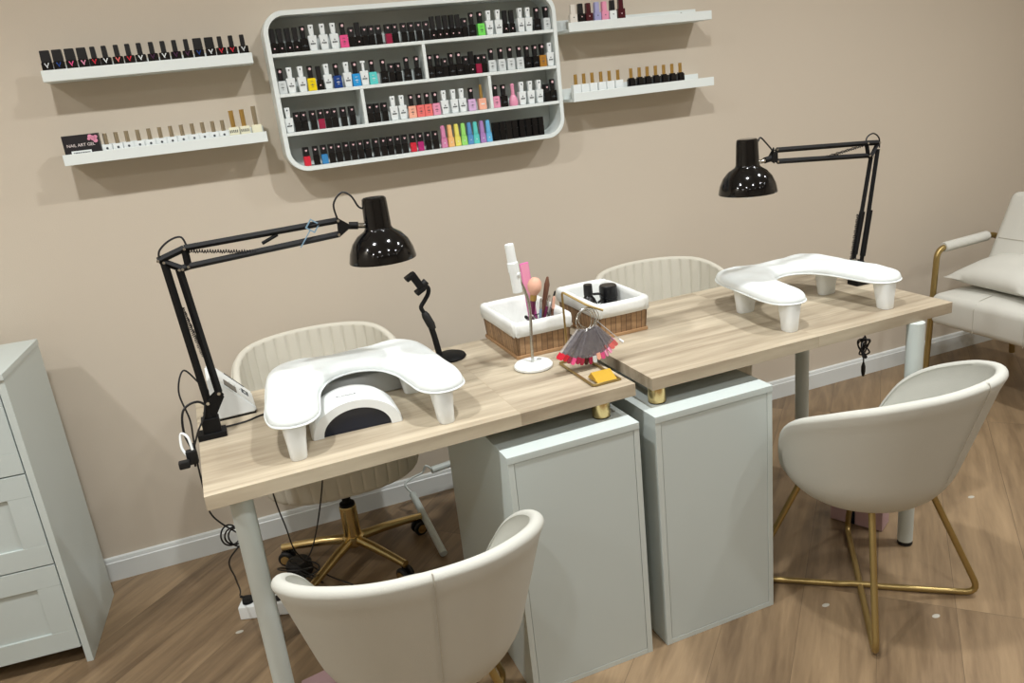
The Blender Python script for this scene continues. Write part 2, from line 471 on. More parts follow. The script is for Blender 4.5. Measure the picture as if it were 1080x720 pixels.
# ------------------------------------------------------------------ armchair, pillow
t = thing('armchair', 'pale upholstered armchair with gold tube arms, in the corner beyond the desks', 'armchair', (0, 0, 0))
AX, AY0, AY1 = 1.885, -.90, -.245
def soft_box(x0, x1, y0, y1, z0, z1, r, crown=.02, n=14):
    bm = bmesh.new(); box(bm, x0, x1, y0, y1, z0, z1, bev=r, seg=5)
    bmesh.ops.subdivide_edges(bm, edges=[e for e in bm.edges if e.calc_length() > .08], cuts=6, use_grid_fill=True)
    cx, cy = (x0+x1)/2, (y0+y1)/2
    for v in bm.verts:
        if v.co.z > (z0+z1)/2:
            u = (v.co.x-cx)/((x1-x0)/2); w = (v.co.y-cy)/((y1-y0)/2)
            v.co.z += crown*(1-u*u)*(1-w*w)
    return bm
seat = mk('seat', soft_box(AX, AX+.56, AY0, AY1, .28, .415, .03, .025), M['sofa'], t, smooth=60)
bm = bmesh.new()
for yy in (-.46, -.68):
    tube(bm, [(AX-.001, yy, .285), (AX-.0015, yy, .385), (AX+.01, yy, .408), (AX+.03, yy, .421), (AX+.10, yy, .432)], .0013, seg=6)
mk('seam', bm, M['seam'], seat)
bk = mk('backrest', soft_box(-.065, .065, AY0, AY1, 0, .42, .035, .0), M['sofa'], t, smooth=60)
bk.location = (2.20, 0, .385); bk.rotation_euler = (0, R(24), 0)
mk('seam', T([(-.0658, AY0+.03, .21), (-.0658, AY1-.03, .21)], .0016, seg=6), M['seam'], bk)
for s, yy in ((0, -.205), (1, -.94)):
    p = fillet([(1.905, yy-.02, .0125), (1.960, yy, .588), (2.30, yy, .600), (2.42, yy, .45), (2.46, yy, .0125)], .045, 8)
    f = mk('arm_frame', T(p, .0125, seg=12), M['rod'], t)
    mk('arm_sleeve', T([(1.995, yy, .590), (2.0, yy, .590), (2.24, yy, .599), (2.245, yy, .599)], [.019, .0215, .0215, .019], seg=16), M['sofa'], t)
for xx in (2.40,):
    mk('cross_bar', T([(xx, -.94, .270), (xx, -.205, .270)], .009, seg=10), M['rod'], t)

def pillow(w, dpt, h, n=18):
    bm = bmesh.new(); top = {}; bot = {}
    for i in range(n+1):
        for j in range(n+1):
            u, v = -1+2*i/n, -1+2*j/n
            k = (1-abs(u)**2.6)*(1-abs(v)**2.6)
            pinch = 1-.10*(1-abs(u)**2)*abs(v)**3; pinch2 = 1-.10*(1-abs(v)**2)*abs(u)**3
            x, y = u*w/2*pinch2, v*dpt/2*pinch
            zz = h/2*max(0, k)**.55
            wob = .003*math.sin(7*u+3*v)*k
            top[i, j] = bm.verts.new((x, y, zz+wob))
            bot[i, j] = top[i, j] if i in (0, n) or j in (0, n) else bm.verts.new((x, y, -zz*.75))
    for i in range(n):
        for j in range(n):
            bm.faces.new((top[i, j], top[i+1, j], top[i+1, j+1], top[i, j+1]))
            q = [bot[i, j+1], bot[i+1, j+1], bot[i+1, j], bot[i, j]]
            bm.faces.new(q)
    return bm
o = mk('pillow', pillow(.34, .44, .115), M['sofa'], smooth=70); o.location = (2.13, -.455, .492); o.rotation_euler = (R(0), R(-9), R(-4))
tag(o, 'plump pale cushion with pointed corners lying on the armchair seat', 'cushion')

# ------------------------------------------------------------------ nail armrests
def armrest(label, loc, rz, sc, sy=1):
    t = thing('hand_rest', label, 'armrest', loc, rz, 'white horseshoe hand rests on the desks'); t.scale = (sc, sc*sy, 1)
    half = [(0, .186), (.06, .190), (.118, .203), (.168, .190), (.200, .135), (.211, .05), (.218, -.04), (.225, -.12), (.216, -.185), (.182, -.214), (.142, -.210), (.115, -.175), (.104, -.11), (.092, -.035), (.066, .025), (.034, .052), (0, .060)]
    pts = half+[(-x, y) for x, y in half[-2:0:-1]]
    out = [Vector((p.x, p.y)) for p in spline([(x, y, 0) for x, y in pts], 6, closed=True)]
    n = len(out)
    def dist(p):
        best = 9
        for i in range(n):
            a, b = out[i], out[(i+1) % n]; ab = b-a
            t_ = max(0, min(1, (p-a).dot(ab)/ab.length_squared)); best = min(best, (p-(a+ab*t_)).length)
        return best
    def inside(p):
        c = False
        for i in range(n):
            a, b = out[i], out[(i+1) % n]
            if (a.y > p.y) != (b.y > p.y) and p.x < (b.x-a.x)*(p.y-a.y)/(b.y-a.y)+a.x: c = not c
        return c
    cen = []
    for dd in (.0012, .003, .006, .010, .015):       # inset rings keep the rounded edge crisp
        for i in range(0, n):
            tg = (out[(i+1) % n]-out[i-1]).normalized(); nr = Vector((tg.y, -tg.x)); q = out[i]+nr*dd
            if not inside(q): q = out[i]-nr*dd
            if inside(q) and abs(dist(q)-dd) < .0006: cen.append(q)
    gx = -.23
    while gx < .23:
        gy = -.22
        while gy < .21:
            q = Vector((gx, gy))
            if inside(q) and dist(q) > .018: cen.append(q)
            gy += .009
        gx += .009
    allv = out+cen
    vo, eo, fo, *_r = geometry.delaunay_2d_cdt(allv, [(i, (i+1) % n) for i in range(n)], [], 1, 1e-5)
    bm = bmesh.new(); top = []; bot = []
    for v in vo:
        d_ = dist(v) if len(v) else 0
        if d_ < 1e-5: d_ = 0
        q = min(1, d_/.034); z = .080+.012*(1-(1-min(1, d_/.007))**2)**.5+.015*(1-(1-q)**2.2)+.0012*math.sin(v.x*55+v.y*38)*q+.0008*math.sin(v.x*31-v.y*77)*q
        top.append(bm.verts.new((v.x, v.y, z)))
        bot.append(top[-1] if d_ == 0 else bm.verts.new((v.x, v.y, .080-min(.006, d_*.8))))
    for f_ in fo:
        bm.faces.new([top[k] for k in f_]); bm.faces.new([bot[k] for k in f_][::-1])
    mk('cushion', bm, M['leather'], t, smooth=70)
    mk('piping', tube(bmesh.new(), [(p.x, p.y, .0795) for p in out], .0024, seg=6, closed=True), M['leather'], t)
    def leg(x, y, w, dd, tx, ty):
        bm = bmesh.new()
        rg = []
        for z, s in ((.0, .94), (.003, 1.0), (.03, 1.12), (.077, 1.42)):
            k = z/.077
            rg.append([(x+tx*k+w*s*math.copysign(abs(math.cos(a))**.7, math.cos(a)), y+ty*k+dd*s*math.copysign(abs(math.sin(a))**.7, math.sin(a)), z) for a in [2*PI*i/24 for i in range(24)]])
        loft(bm, rg); mk('leg', bm, M['plastic'], t, smooth=50)
    for s in (-1, 1):
        leg(s*.168-.006, -.186, .0185, .0235, -s*.002, .004)
        leg(s*.152-.006, .050, .027, .018, -s*.002, 0)
    return t
armrest('white horseshoe hand rest arching over the domed curing lamp', (-.632, -.884, TZ+.0003), R(0), .985)
armrest('white horseshoe hand rest at the far desk end beside the armchair', (.682, -.862, TZ+.0003), R(-1), .965, .96)

# ------------------------------------------------------------------ curing lamp (domed)
t = thing('curing_lamp', 'white domed nail curing lamp with dark blue opening under the hand rest', 'curing lamp', (-.662, -1.005, TZ+.0003), R(-2))
N = 36
def arc(rx, rz_, y, z0=0, n=N): return [(rx*math.cos(PI*k/n), y, z0+rz_*math.sin(PI*k/n)) for k in range(n+1)]
bm = bmesh.new()
rings = []
for rx, rz_, y in ((.077, .055, .01), (.077, .055, .0), (.100, .074, .0), (.103, .077, .006), (.104, .078, .02), (.103, .076, .09), (.094, .064, .14), (.072, .046, .17), (.03, .016, .185)):
    rings.append(arc(rx, rz_, y))
vr = [[bm.verts.new(p) for p in r] for r in rings]
for a, b in zip(vr, vr[1:]):
    for k in range(N): bm.faces.new((a[k], a[k+1], b[k+1], b[k]))
bm.faces.new(vr[-1])
mk('housing', bm, M['plastic'], t, smooth=50)
bm = bmesh.new()
rings = [arc(.0772, .0552, .0062), arc(.0772, .0552, .0092)]
vr = [[bm.verts.new(p) for p in r] for r in rings]
for a, b in zip(vr, vr[1:]):
    for k in range(N): bm.faces.new((a[k], a[k+1], b[k+1], b[k]))
bm.faces.new(vr[-1]); bm.faces.new(vr[0][::-1])
mk('tinted_panel', bm, M['navy'], t, smooth=50)
mk('base_tray', B(-.095, .095, .012, .16, 0, .0025, bev=.0008), M['plastic2'], t)
tm = Matrix.Translation((-.012, .030, .0790)) @ Matrix.Rotation(R(-6), 4, 'X')
mk('lettering', text_bm('SUNone', .013, tm, .0002), M['ink'], t, smooth=0)

o = mk('storage_case', B(-.15, .15, -.03, .03, 0, .058, bev=.006, seg=3), M['greypl'], smooth=50); o.location = (-.645, -.775, TZ+.0003); o.rotation_euler = (0, 0, R(1.5))
tag(o, 'low pale grey case on the desk behind the domed curing lamp', 'case')

# ------------------------------------------------------------------ nail drill control box
t = thing('drill_control_box', 'white wedge-shaped drill control box with small display behind the left desk lamp', 'control box', (-.92, -.68, TZ+.0003), R(2))
poly = [(-.048, .004), (.050, .004), (.050, .018), (-.030, .112), (-.048, .112)]
bm = prism(bmesh.new(), poly, 'y', -.058, .062)
bmesh.ops.bevel(bm, geom=list(bm.edges), offset=.0035, segments=2, affect='EDGES')
mk('housing', bm, M['plastic'], t, smooth=40)
mk('base_plate', B(-.046, .048, -.056, .060, 0, .0045), M['rubber'], t)
def onslope(u0, u1, v0, v1, m, nm, th=.0012):
    a = Vector((.050, 0, .018)); b = Vector((-.030, 0, .112)); dd = (b-a); nr = Vector((dd.z, 0, -dd.x)).normalized()
    if nr.z < 0: nr = -nr
    bm = bmesh.new()
    q = []
    for h in (-.0004, th):
        q.append([tuple(a+dd*u+nr*h+Vector((0, v, 0))) for u, v in ((u0, v0), (u1, v0), (u1, v1), (u0, v1))])
    loft(bm, q); return mk(nm, bm, m, t, smooth=0)
onslope(.46, .76, -.052, -.010, M['screen'], 'display')
onslope(.20, .70, .056, .060, M['rubber'], 'trim_strip')
bm = bmesh.new()
nrm = Vector((.094, 0, .080)).normalized()
for i in range(3):
    for j in range(3):
        u = .16+.06*i; v = -.006+.012*j
        if i == j == 1: continue
        p = Vector((.050, 0, .018)).lerp(Vector((-.030, 0, .112)), u)+Vector((0, v, 0))
        lathe(bm, [(0, -.001), (.0036, -.001), (.0036, .0012), (0, .0012)], seg=8, mtx=align(p, nrm))
mk('logo', bm, M['ink'], t, smooth=0)
bm = bmesh.new()
for i in range(3):
    p = Vector((.050, 0, .018)).lerp(Vector((-.030, 0, .112)), .35+.13*i)+Vector((0, .0, 0))
    lathe(bm, [(0, -.001), (.002, -.001), (.002, .001), (0, .001)], seg=8, mtx=align(p, nrm))
mk('button', bm, M['greypl'], t, smooth=0)

# ------------------------------------------------------------------ swing-arm lamps
def bar(bm, a, b, w=.0045):
    tube(bm, [a, b], w*1.3, seg=4)
def desk_lamp(label, base, rods, elbow, ups, springs, brk, shade, loops, wire2, sleeves=()):
    base = Vector(base)
    t = thing('desk_lamp', label, 'lamp', base, 0, 'black swing-arm desk lamps')
    L = lambda p: Vector(p)-base
    bm = bmesh.new()
    box(bm, -.034, .030, -.022, .022, .0003, .014, bev=.002)
    box(bm, -.020, .020, -.015, .015, .012, .048, bev=.002)
    lathe(bm, [(0, .045), (.012, .045), (.012, .062), (0, .062)], seg=16)
    mk('clamp', bm, M['blackm'], t)
    bm = bmesh.new()
    lo = [L(r[0]) for r in rods]
    for s in (-1, 1):
        v = [bm.verts.new(p+Vector((0, s*.008, 0))) for p in (Vector((-.014, 0, .048)), Vector((.014, 0, .048)), lo[1]+Vector((.010, 0, -.01)), lo[1]+Vector((.0, 0, .008)), lo[0]+Vector((-.008, 0, -.0)))]
        f = bm.faces.new(v)
        r = bmesh.ops.extrude_face_region(bm, geom=[f])
        for q in r['geom']:
            if isinstance(q, bmesh.types.BMVert): q.co.y += .0018*s
    br = mk('pivot_bracket', bm, M['blackm'], t, smooth=0)
    for p in lo: mk('rivet', lathe(bmesh.new(), [(0, -.012), (.004, -.012), (.004, .012), (0, .012)], seg=10, mtx=align(p, (0, 1, 0))), M['steel'], br)
    for r in rods:
        bm = bmesh.new(); bar(bm, L(r[0]), L(r[1]), .0066); mk('lower_arm', bm, M['blackm'], t)
    for a, b in sleeves: mk('arm_sleeve', T([L(a), L(b)], .0085, seg=10), M['blackm'], t)
    bm = bmesh.new()
    for a, b in elbow: bar(bm, L(a), L(b), .006)
    e = mk('elbow_bracket', bm, M['blackm'], t)
    for p in sorted({tuple(x) for ab in elbow for x in ab}):
        mk('rivet', lathe(bmesh.new(), [(0, -.009), (.0032, -.009), (.0032, .009), (0, .009)], seg=10, mtx=align(L(p), (0, 1, 0))), M['steel'], e)
    for r in ups:
        bm = bmesh.new(); bar(bm, L(r[0]), L(r[1]), .0056); mk('upper_arm', bm, M['blackm'], t)
    for a, b in springs:
        a, b = L(a), L(b); n = 90; dd = b-a; u = dd.orthogonal().normalized(); w = dd.normalized().cross(u)
        mk('spring', T([a+dd*(k/n)+(u*math.cos(k*1.9)+w*math.sin(k*1.9))*.0040 for k in range(n+1)], .0013, seg=5), M['blackm'], t)
    p1, p2, p3, p4 = [L(p) for p in brk]
    bm = bmesh.new()
    for s in (-1, 1):
        v = [bm.verts.new(p+Vector((0, s*.006, 0))) for p in (p1+Vector((0, 0, .006)), p3, p2+Vector((0, 0, -.006)))]
        f = bm.faces.new(v); r = bmesh.ops.extrude_face_region(bm, geom=[f])
        for q in r['geom']:
            if isinstance(q, bmesh.types.BMVert): q.co.y += .003*s
    tube(bm, [p3-(p4-p3)*.2, p3+(p4-p3)*.45], .0085, seg=12)
    hb = mk('head_bracket', bm, M['blackm'], t)
    for p in (p1, p2): mk('rivet', lathe(bmesh.new(), [(0, -.010), (.0032, -.010), (.0032, .010), (0, .010)], seg=10, mtx=align(p, (0, 1, 0))), M['steel'], hb)
    top, cx = shade
    S = L(top); mt = Matrix.Translation(S) @ Matrix.Rotation(R(cx), 4, 'Y')
    mk('knuckle', T([p3+(p4-p3)*.4, p4, S+Vector((0, 0, -.062))], .0062, seg=10), M['steel'], t)
    prof = [(0, 0), (.024, 0), (.0275, -.003), (.0285, -.012), (.0305, -.066), (.0315, -.070), (.034, -.074), (.050, -.084), (.064, -.100), (.073, -.120), (.0775, -.141), (.0770, -.1425), (.072, -.125), (.062, -.103), (.048, -.088), (.03, -.079), (.0, -.078)]
    mk('shade', Lt(prof, seg=48, mtx=mt), M['black'], t, smooth=35)
    mk('bulb', Lt([(0, -.079), (.012, -.079), (.014, -.095), (.026, -.115), (.031, -.130), (.027, -.145), (.014, -.155), (0, -.158)], seg=24, mtx=mt), M['bulb'], t)
    for lp in loops+[wire2]: mk('power_cable', T(spline([L(p) for p in lp], 7), .0022, seg=7), M['cable'], t)
    return t
dl1 = desk_lamp('black swing-arm lamp clamped to the desk corner nearest the dresser, head swung right', (-.973, -.826, TZ),
    [((-.969, -.830, .820), (-.989, -.830, 1.155)), ((-.941, -.830, .838), (-.962, -.830, 1.134))],
    [((-1.000, -.830, 1.160), (-.942, -.830, 1.178)), ((-.989, -.830, 1.155), (-.955, -.830, 1.134)), ((-.942, -.832, 1.178), (-.942, -.832, 1.138)), ((-.962, -.830, 1.134), (-.942, -.832, 1.138))],
    [((-.942, -.834, 1.179), (-.610, -.887, 1.194)), ((-.942, -.834, 1.138), (-.615, -.887, 1.163))],
    [((-.940, -.834, 1.172), (-.793, -.861, 1.150)), ((-.975, -.828, 1.05), (-.955, -.828, .93))],
    [(-.612, -.887, 1.194), (-.615, -.887, 1.163), (-.583, -.891, 1.178), (-.552, -.896, 1.174)],
    ((-.526, -.900, 1.234), 0),
    [[(-.997, -.832, 1.162), (-.992, -.832, 1.182), (-.968, -.832, 1.200), (-.943, -.832, 1.203), (-.935, -.834, 1.176)],
     [(-.612, -.892, 1.196), (-.616, -.898, 1.232), (-.595, -.900, 1.255), (-.575, -.900, 1.244), (-.562, -.900, 1.218), (-.545, -.900, 1.211)]],
    [(-.975, -.838, .82), (-.985, -.845, .79), (-1.004, -.85, .76), (-1.03, -.84, .70)])
b0 = Vector((-.973, -.826, TZ))
mk('spring_rod', T([Vector((-.780, -.860, 1.166))-b0, Vector((-.745, -.866, 1.181))-b0], .004, seg=8), M['blackm'], dl1)
tb = bmesh.new()
tm = Matrix.Translation(Vector((-.668, -.884, 1.190))-b0) @ Matrix.Rotation(R(38), 4, 'Y')
for q in ((-.012, .012, .009, .012), (-.012, .012, -.012, -.009), (-.012, -.009, -.009, .009), (.009, .012, -.009, .009)): box(tb, q[0], q[1], -.001, .001, q[2], q[3], mtx=tm)
box(tb, -.0012, .0012, -.001, .001, -.055, -.011, mtx=tm)
mk('hanging_tag', tb, mat('pale_blue_tag', (120, 150, 170), .4), dl1, smooth=0)
desk_lamp('black swing-arm lamp clamped behind the far hand rest, head reaching left', (.975, -.800, TZ),
    [((.952, -.792, .815), (1.005, -.795, 1.122)), ((.982, -.792, .80), (1.030, -.795, 1.141))],
    [((.978, -.803, 1.165), (1.030, -.795, 1.160)), ((1.005, -.795, 1.122), (1.030, -.795, 1.160)), ((.978, -.803, 1.165), (.986, -.803, 1.128)), ((.986, -.803, 1.128), (1.005, -.795, 1.122))],
    [((.592, -.879, 1.196), (.978, -.803, 1.165)), ((.597, -.877, 1.165), (.986, -.803, 1.128))],
    [((.783, -.842, 1.148), (.969, -.809, 1.162)), ((.958, -.798, .955), (.938, -.796, .82))],
    [(.588, -.880, 1.198), (.590, -.880, 1.166), (.563, -.884, 1.176), (.526, -.892, 1.173)],
    ((.481, -.900, 1.240), 0),
    [[(.974, -.805, 1.162), (.980, -.803, 1.182), (1.006, -.800, 1.190), (1.030, -.798, 1.174), (1.033, -.798, 1.145)],
     [(.574, -.885, 1.198), (.545, -.895, 1.222), (.524, -.900, 1.238), (.515, -.900, 1.228), (.500, -.900, 1.215)]],
    [(.975, -.79, .80), (.968, -.775, .76), (.972, -.755, .742), (.99, -.70, .738)],
    [((.954, -.793, .83), (.978, -.794, .96)), ((.985, -.793, .82), (1.008, -.794, .96))])

# ------------------------------------------------------------------ phone holder
t = thing('phone_holder', 'black flexible phone holder standing behind the curved hand rest', 'phone holder', (-.335, -.645, TZ+.0003))
o3 = Vector((-.335, -.645, TZ))
mk('base', Lt([(0, 0), (.042, 0), (.046, .004), (.043, .010), (.030, .015), (0, .016)], seg=28), M['blackm'], t)
P = [Vector(p)-o3 for p in ((-.362, -.640, .742), (-.368, -.632, .80), (-.374, -.626, .838), (-.386, -.622, .872))]
mk('pole', T(P, [.009, .0085, .0085, .007], seg=12), M['blackm'], t)
mk('grip', T([Vector((-.368, -.629, .822))-o3, Vector((-.372, -.627, .835))-o3, Vector((-.382, -.623, .862))-o3, Vector((-.386, -.622, .872))-o3], [.009, .012, .0115, .008], seg=12), M['rubber'], t)
mk('flexible_neck', T(spline([Vector(p)-o3 for p in ((-.386, -.622, .872), (-.391, -.620, .888), (-.378, -.620, .905), (-.366, -.620, .922), (-.364, -.620, .938), (-.376, -.620, .950))], 6), .006, seg=10), M['blackm'], t)
bm = bmesh.new()
mtx = Matrix.Translation(Vector((-.392, -.622, .960))-o3) @ Matrix.Rotation(R(-28), 4, 'Y')
box(bm, -.010, .010, -.010, .010, -.030, .030, bev=.003, mtx=mtx); box(bm, -.022, .006, -.014, .014, -.030, -.018, bev=.002, mtx=mtx); box(bm, -.022, .006, -.014, .014, .018, .030, bev=.002, mtx=mtx)
mk('clamp_jaw', bm, M['blackm'], t)
mk('knob', Lt([(0, -.008), (.010, -.008), (.010, .008), (0, .008)], seg=12, mtx=align(Vector((-.372, -.618, .952))-o3, (.8, 0, .6))), M['rubber'], t)

# ------------------------------------------------------------------ lined baskets
def basket(label, cx, cy, hx, hy, h=.096):
    t = thing('storage_basket', label, 'basket', (cx, cy, TZ+.0003), R(.6), 'wooden slat baskets with white liners')
    k = .93
    def wall(ax, s):
        bm = bmesh.new(); q = []
        for z, kk in ((.004, k), (h, 1)):
            for w in (0, 1):
                pass
        def pt(u, z, w):
            kk = k+(1-k)*z/h; th = .006*w
            if ax == 'y': return (u*hx*kk, s*(hy*kk-th), z)
            return (s*(hx*kk-th), u*hy*kk, z)
        loft(bm, [[pt(-1, .004, 0), pt(1, .004, 0), pt(1, .004, 1), pt(-1, .004, 1)], [pt(-1, h, 0), pt(1, h, 0), pt(1, h, 1), pt(-1, h, 1)]])
        return bm
    for ax, s in (('y', -1), ('y', 1), ('x', -1), ('x', 1)):
        mk('slat_side', wall(ax, s), M['slat'] if ax == 'y' else M['slat_side'], t, smooth=0)
    bm = bmesh.new()
    a, b = hx*k+.003, hy*k+.003
    box(bm, -a, a, -b, b, 0, .006, bev=.001)
    for s in (-1, 1):
        box(bm, -a, a, s*b-.0025, s*b+.0025, .0, .009, bev=.001); box(bm, s*a-.0025, s*a+.0025, -b, b, .0, .009, bev=.001)
    mk('base_board', bm, M['brownlt'], t)
    # liner: outside hem, roll over rim, inside walls and bottom
    bm = bmesh.new(); rings = []
    def ring(ox, z, wob, rad):
        pts = []
        n = 64; X, Y = hx+ox, hy+ox
        for i in range(n):
            a = 2*PI*i/n; c, s = math.cos(a), math.sin(a); e = .15
            x = math.copysign(abs(c)**e, c)*X; y = math.copysign(abs(s)**e, s)*Y
            w_ = wob*(math.sin(9*a+z*200)+.6*math.sin(17*a+1))
            pts.append((x*(1+w_), y*(1+w_), z+wob*.12*math.sin(13*a)))
        return pts
    for ox, z, wb in ((.002, h-.033, .012), (.006, h-.030, .012), (.0065, h-.016, .012), (.0075, h-.004, .008), (.005, h+.005, .006), (-.002, h+.008, .006), (-.010, h+.005, .006), (-.0125, h-.006, .008), (-.0135, h-.03, .010), (-.018, h*.3, .012), (-.022, .012, .01)):
        rings.append(ring(ox, z, wb, 0))
    vr = [[bm.verts.new(p) for p in r] for r in rings]
    for a, b in zip(vr, vr[1:]):
        for q in range(64): bm.faces.new((a[q], a[(q+1) % 64], b[(q+1) % 64], b[q]))
    bm.faces.new(vr[-1])
    mk('liner', bm, M['cloth'], t, smooth=70)
    return t
M['brownlt'] = mat('pale_brown_wood', (168, 132, 94), .6, noise=.1, nscale=20)
basket('lined wooden basket holding brushes and files, on the left desk', -.105, -.655, .083, .134)
basket('lined wooden basket holding two black containers, on the right desk', .143, -.648, .080, .134)

# tools in the basket with brushes
t0 = TZ
def tool(name, label, cat, fn, grp=None):
    t = thing(name, label, cat, (-.105, -.655, TZ)); 
    if grp: t['group'] = grp
    fn(t, lambda p: Vector(p)-Vector((-.105, -.655, TZ))); return t
def f(t, L):
    a, b = L((-.100, -.668, .760)), L((-.078, -.690, .905))
    mk('handle', T([a, a.lerp(b, .3), a.lerp(b, .72)], [.006, .0075, .0085], seg=14), M['plum'], t)
    mk('ferrule', T([a.lerp(b, .70), a.lerp(b, .84)], [.0095, .0100], seg=14), M['goldcap'], t)
    mk('bristles', lathe(bmesh.new(), [(0, 0), (.010, 0), (.017, .010), (.0205, .024), (.018, .038), (.010, .047), (0, .049)], seg=24, mtx=align(a.lerp(b, .82), b-a)), M['skin'], t)
tool('powder_brush', 'round peach powder brush standing in the left basket', 'brush', f)
def f(t, L):
    bm = box(bmesh.new(), -.0135, .0135, -.002, .002, 0, .195, bev=.0018, mtx=Matrix.Translation(L((-.075, -.650, .77))) @ Matrix.Rotation(R(-4), 4, 'Y'))
    mk('file_body', bm, M['hotpink'], t)
    mk('grit_face', box(bmesh.new(), -.0115, .0115, -.0026, -.0018, .05, .192, mtx=Matrix.Translation(L((-.075, -.650, .77))) @ Matrix.Rotation(R(-4), 4, 'Y')), PB['rose'], t)
tool('nail_file', 'bright pink nail file standing behind the powder brush', 'nail file', f)
def f(t, L):
    bm = T([L((-.075, -.672, .765)), L((-.055, -.68, .83)), L((-.040, -.688, .90)), L((-.037, -.690, .922))], [.004, .006, .008, .003], seg=10)
    mk('blade', bm, M['brownw'], t)
tool('cuticle_pusher', 'brown wooden pusher leaning right behind the powder brush', 'manicure tool', f)
def stick(name, label, cat, a, b, rs, m1, tipm, split=.8):
    def f(t, L):
        A, Bv = L(a), L(b)
        mk('handle', T([A, A.lerp(Bv, .5), A.lerp(Bv, split)], [rs*.8, rs, rs*.9], seg=10), M[m1], t)
        mk('tip', T([A.lerp(Bv, split-.01), A.lerp(Bv, .97), Bv], [rs*.9, rs*.75, rs*.3], seg=10), M[tipm], t)
    return tool(name, label, cat, f)
stick('gel_brush', 'plum handled brush leaning low to the left in the left basket', 'brush', (-.080, -.675, .785), (-.140, -.757, .842), .0055, 'plum', 'rubber', .9)
stick('gel_brush', 'steel brush lying beside the plum handled one in the left basket', 'brush', (-.070, -.690, .790), (-.122, -.760, .843), .0028, 'steel', 'palewhite', .9)
stick('gel_brush', 'blue grey brush upright in front of the powder brush', 'brush', (-.080, -.695, .765), (-.066, -.700, .868), .0042, 'bluegrey', 'steel', .7)
stick('gel_brush', 'dark plum brush with silver ferrule, right of the blue grey brush', 'brush', (-.070, -.685, .765), (-.040, -.700, .872), .0045, 'plum', 'steel', .7)
stick('gel_brush', 'silver brush with black tip leaning right in the left basket', 'brush', (-.055, -.680, .765), (-.024, -.705, .882), .0035, 'steel', 'rubber', .88)
stick('gel_brush', 'short peach brush at the right rim of the left basket', 'brush', (-.040, -.690, .765), (-.030, -.708, .868), .0050, 'brownw', 'skin', .65)
def f(t, L):
    c = L((-.058, -.690, .765))
    bm = bmesh.new()
    for z, r in ((0, .030), (.045, .036)):
        tube(bm, [c+Vector((r*math.cos(2*PI*k/28), r*math.sin(2*PI*k/28), z)) for k in range(28)], .0014, seg=6, closed=True)
    for k in range(14):
        a = 2*PI*k/14
        tube(bm, [c+Vector((.030*math.cos(a), .030*math.sin(a), 0)), c+Vector((.036*math.cos(a), .036*math.sin(a), .045))], .0009, seg=5)
    mk('wire_body', bm, M['blackm'], t)
tool('wire_cup', 'round dark wire cup sunk inside the left basket', 'cup', f)
# black containers
t = thing('spray_bottle', 'black bottle with a side handle in the right basket', 'bottle', (.098, -.660, TZ+.008))
mk('body', Lt([(0, 0), (.020, 0), (.023, .004), (.025, .068), (.019, .082), (.011, .094), (0, .095)], seg=24), PBLK, t)
mk('cap', Lt([(0, .094), (.0125, .094), (.0135, .097), (.0130, .124), (.012, .127), (0, .127)], seg=20), PBLK2, t)
mk('handle', T(spline([(.012, -.006, .096), (.032, -.012, .094), (.038, -.014, .080), (.024, -.010, .068)], 6), .0038, seg=8), PBLK, t)
t = thing('cosmetic_jar', 'squat black jar with wide lid in the right basket', 'jar', (.178, -.630, TZ+.008))
mk('body', Lt([(0, 0), (.024, 0), (.026, .004), (.026, .066), (.022, .070), (0, .070)], seg=24), PBLK, t)
mk('lid', Lt([(0, .068), (.0265, .068), (.027, .071), (.027, .100), (.024, .105), (0, .106)], seg=24), PBLK2, t)

# ------------------------------------------------------------------ mini gooseneck lamp
t = thing('mini_curing_lamp', 'small white curing lamp on thin steel neck and round base, beside swatches', 'lamp', (-.171, -.863, TZ+.0003))
o3 = Vector((-.171, -.863, TZ+.0003))
mk('base', Lt([(0, 0), (.048, 0), (.051, .003), (.051, .008), (.047, .012), (.012, .014), (0, .014)], seg=40), M['plastic'], t)
mk('switch', Lt([(0, .012), (.006, .012), (.006, .016), (0, .016)], seg=14, mtx=Matrix.Translation((.022, .012, 0))), M['greypl'], t)
mk('neck', T(spline([Vector(p)-o3 for p in ((-.172, -.863, .742), (-.170, -.863, .80), (-.166, -.863, .86), (-.166, -.863, .905), (-.174, -.864, .943), (-.188, -.866, .975), (-.196, -.868, .990))], 6), .0040, seg=10), M['steel'], t)
hd = Vector((-.196, -.872, .944))-o3; ht = Vector((-.206, -.872, 1.069))-o3
dd = (ht-hd).length
mk('lamp_head', lathe(bmesh.new(), [(0, 0), (.0115, 0), (.0125, .002), (.0125, dd*.42), (.0140, dd*.44), (.0140, dd*.62), (.0118, dd*.64), (.0118, dd*.985), (.0105, dd), (.004, dd), (.003, dd*.985), (0, dd*.985)], seg=28, mtx=align(hd, ht-hd)), M['plastic'], t)
mk('joint', Lt([(0, -.010), (.006, -.010), (.006, .006), (0, .006)], seg=14, mtx=align(Vector((-.194, -.880, .992))-o3, (.6, -.6, -.2))), M['plastic2'], t)

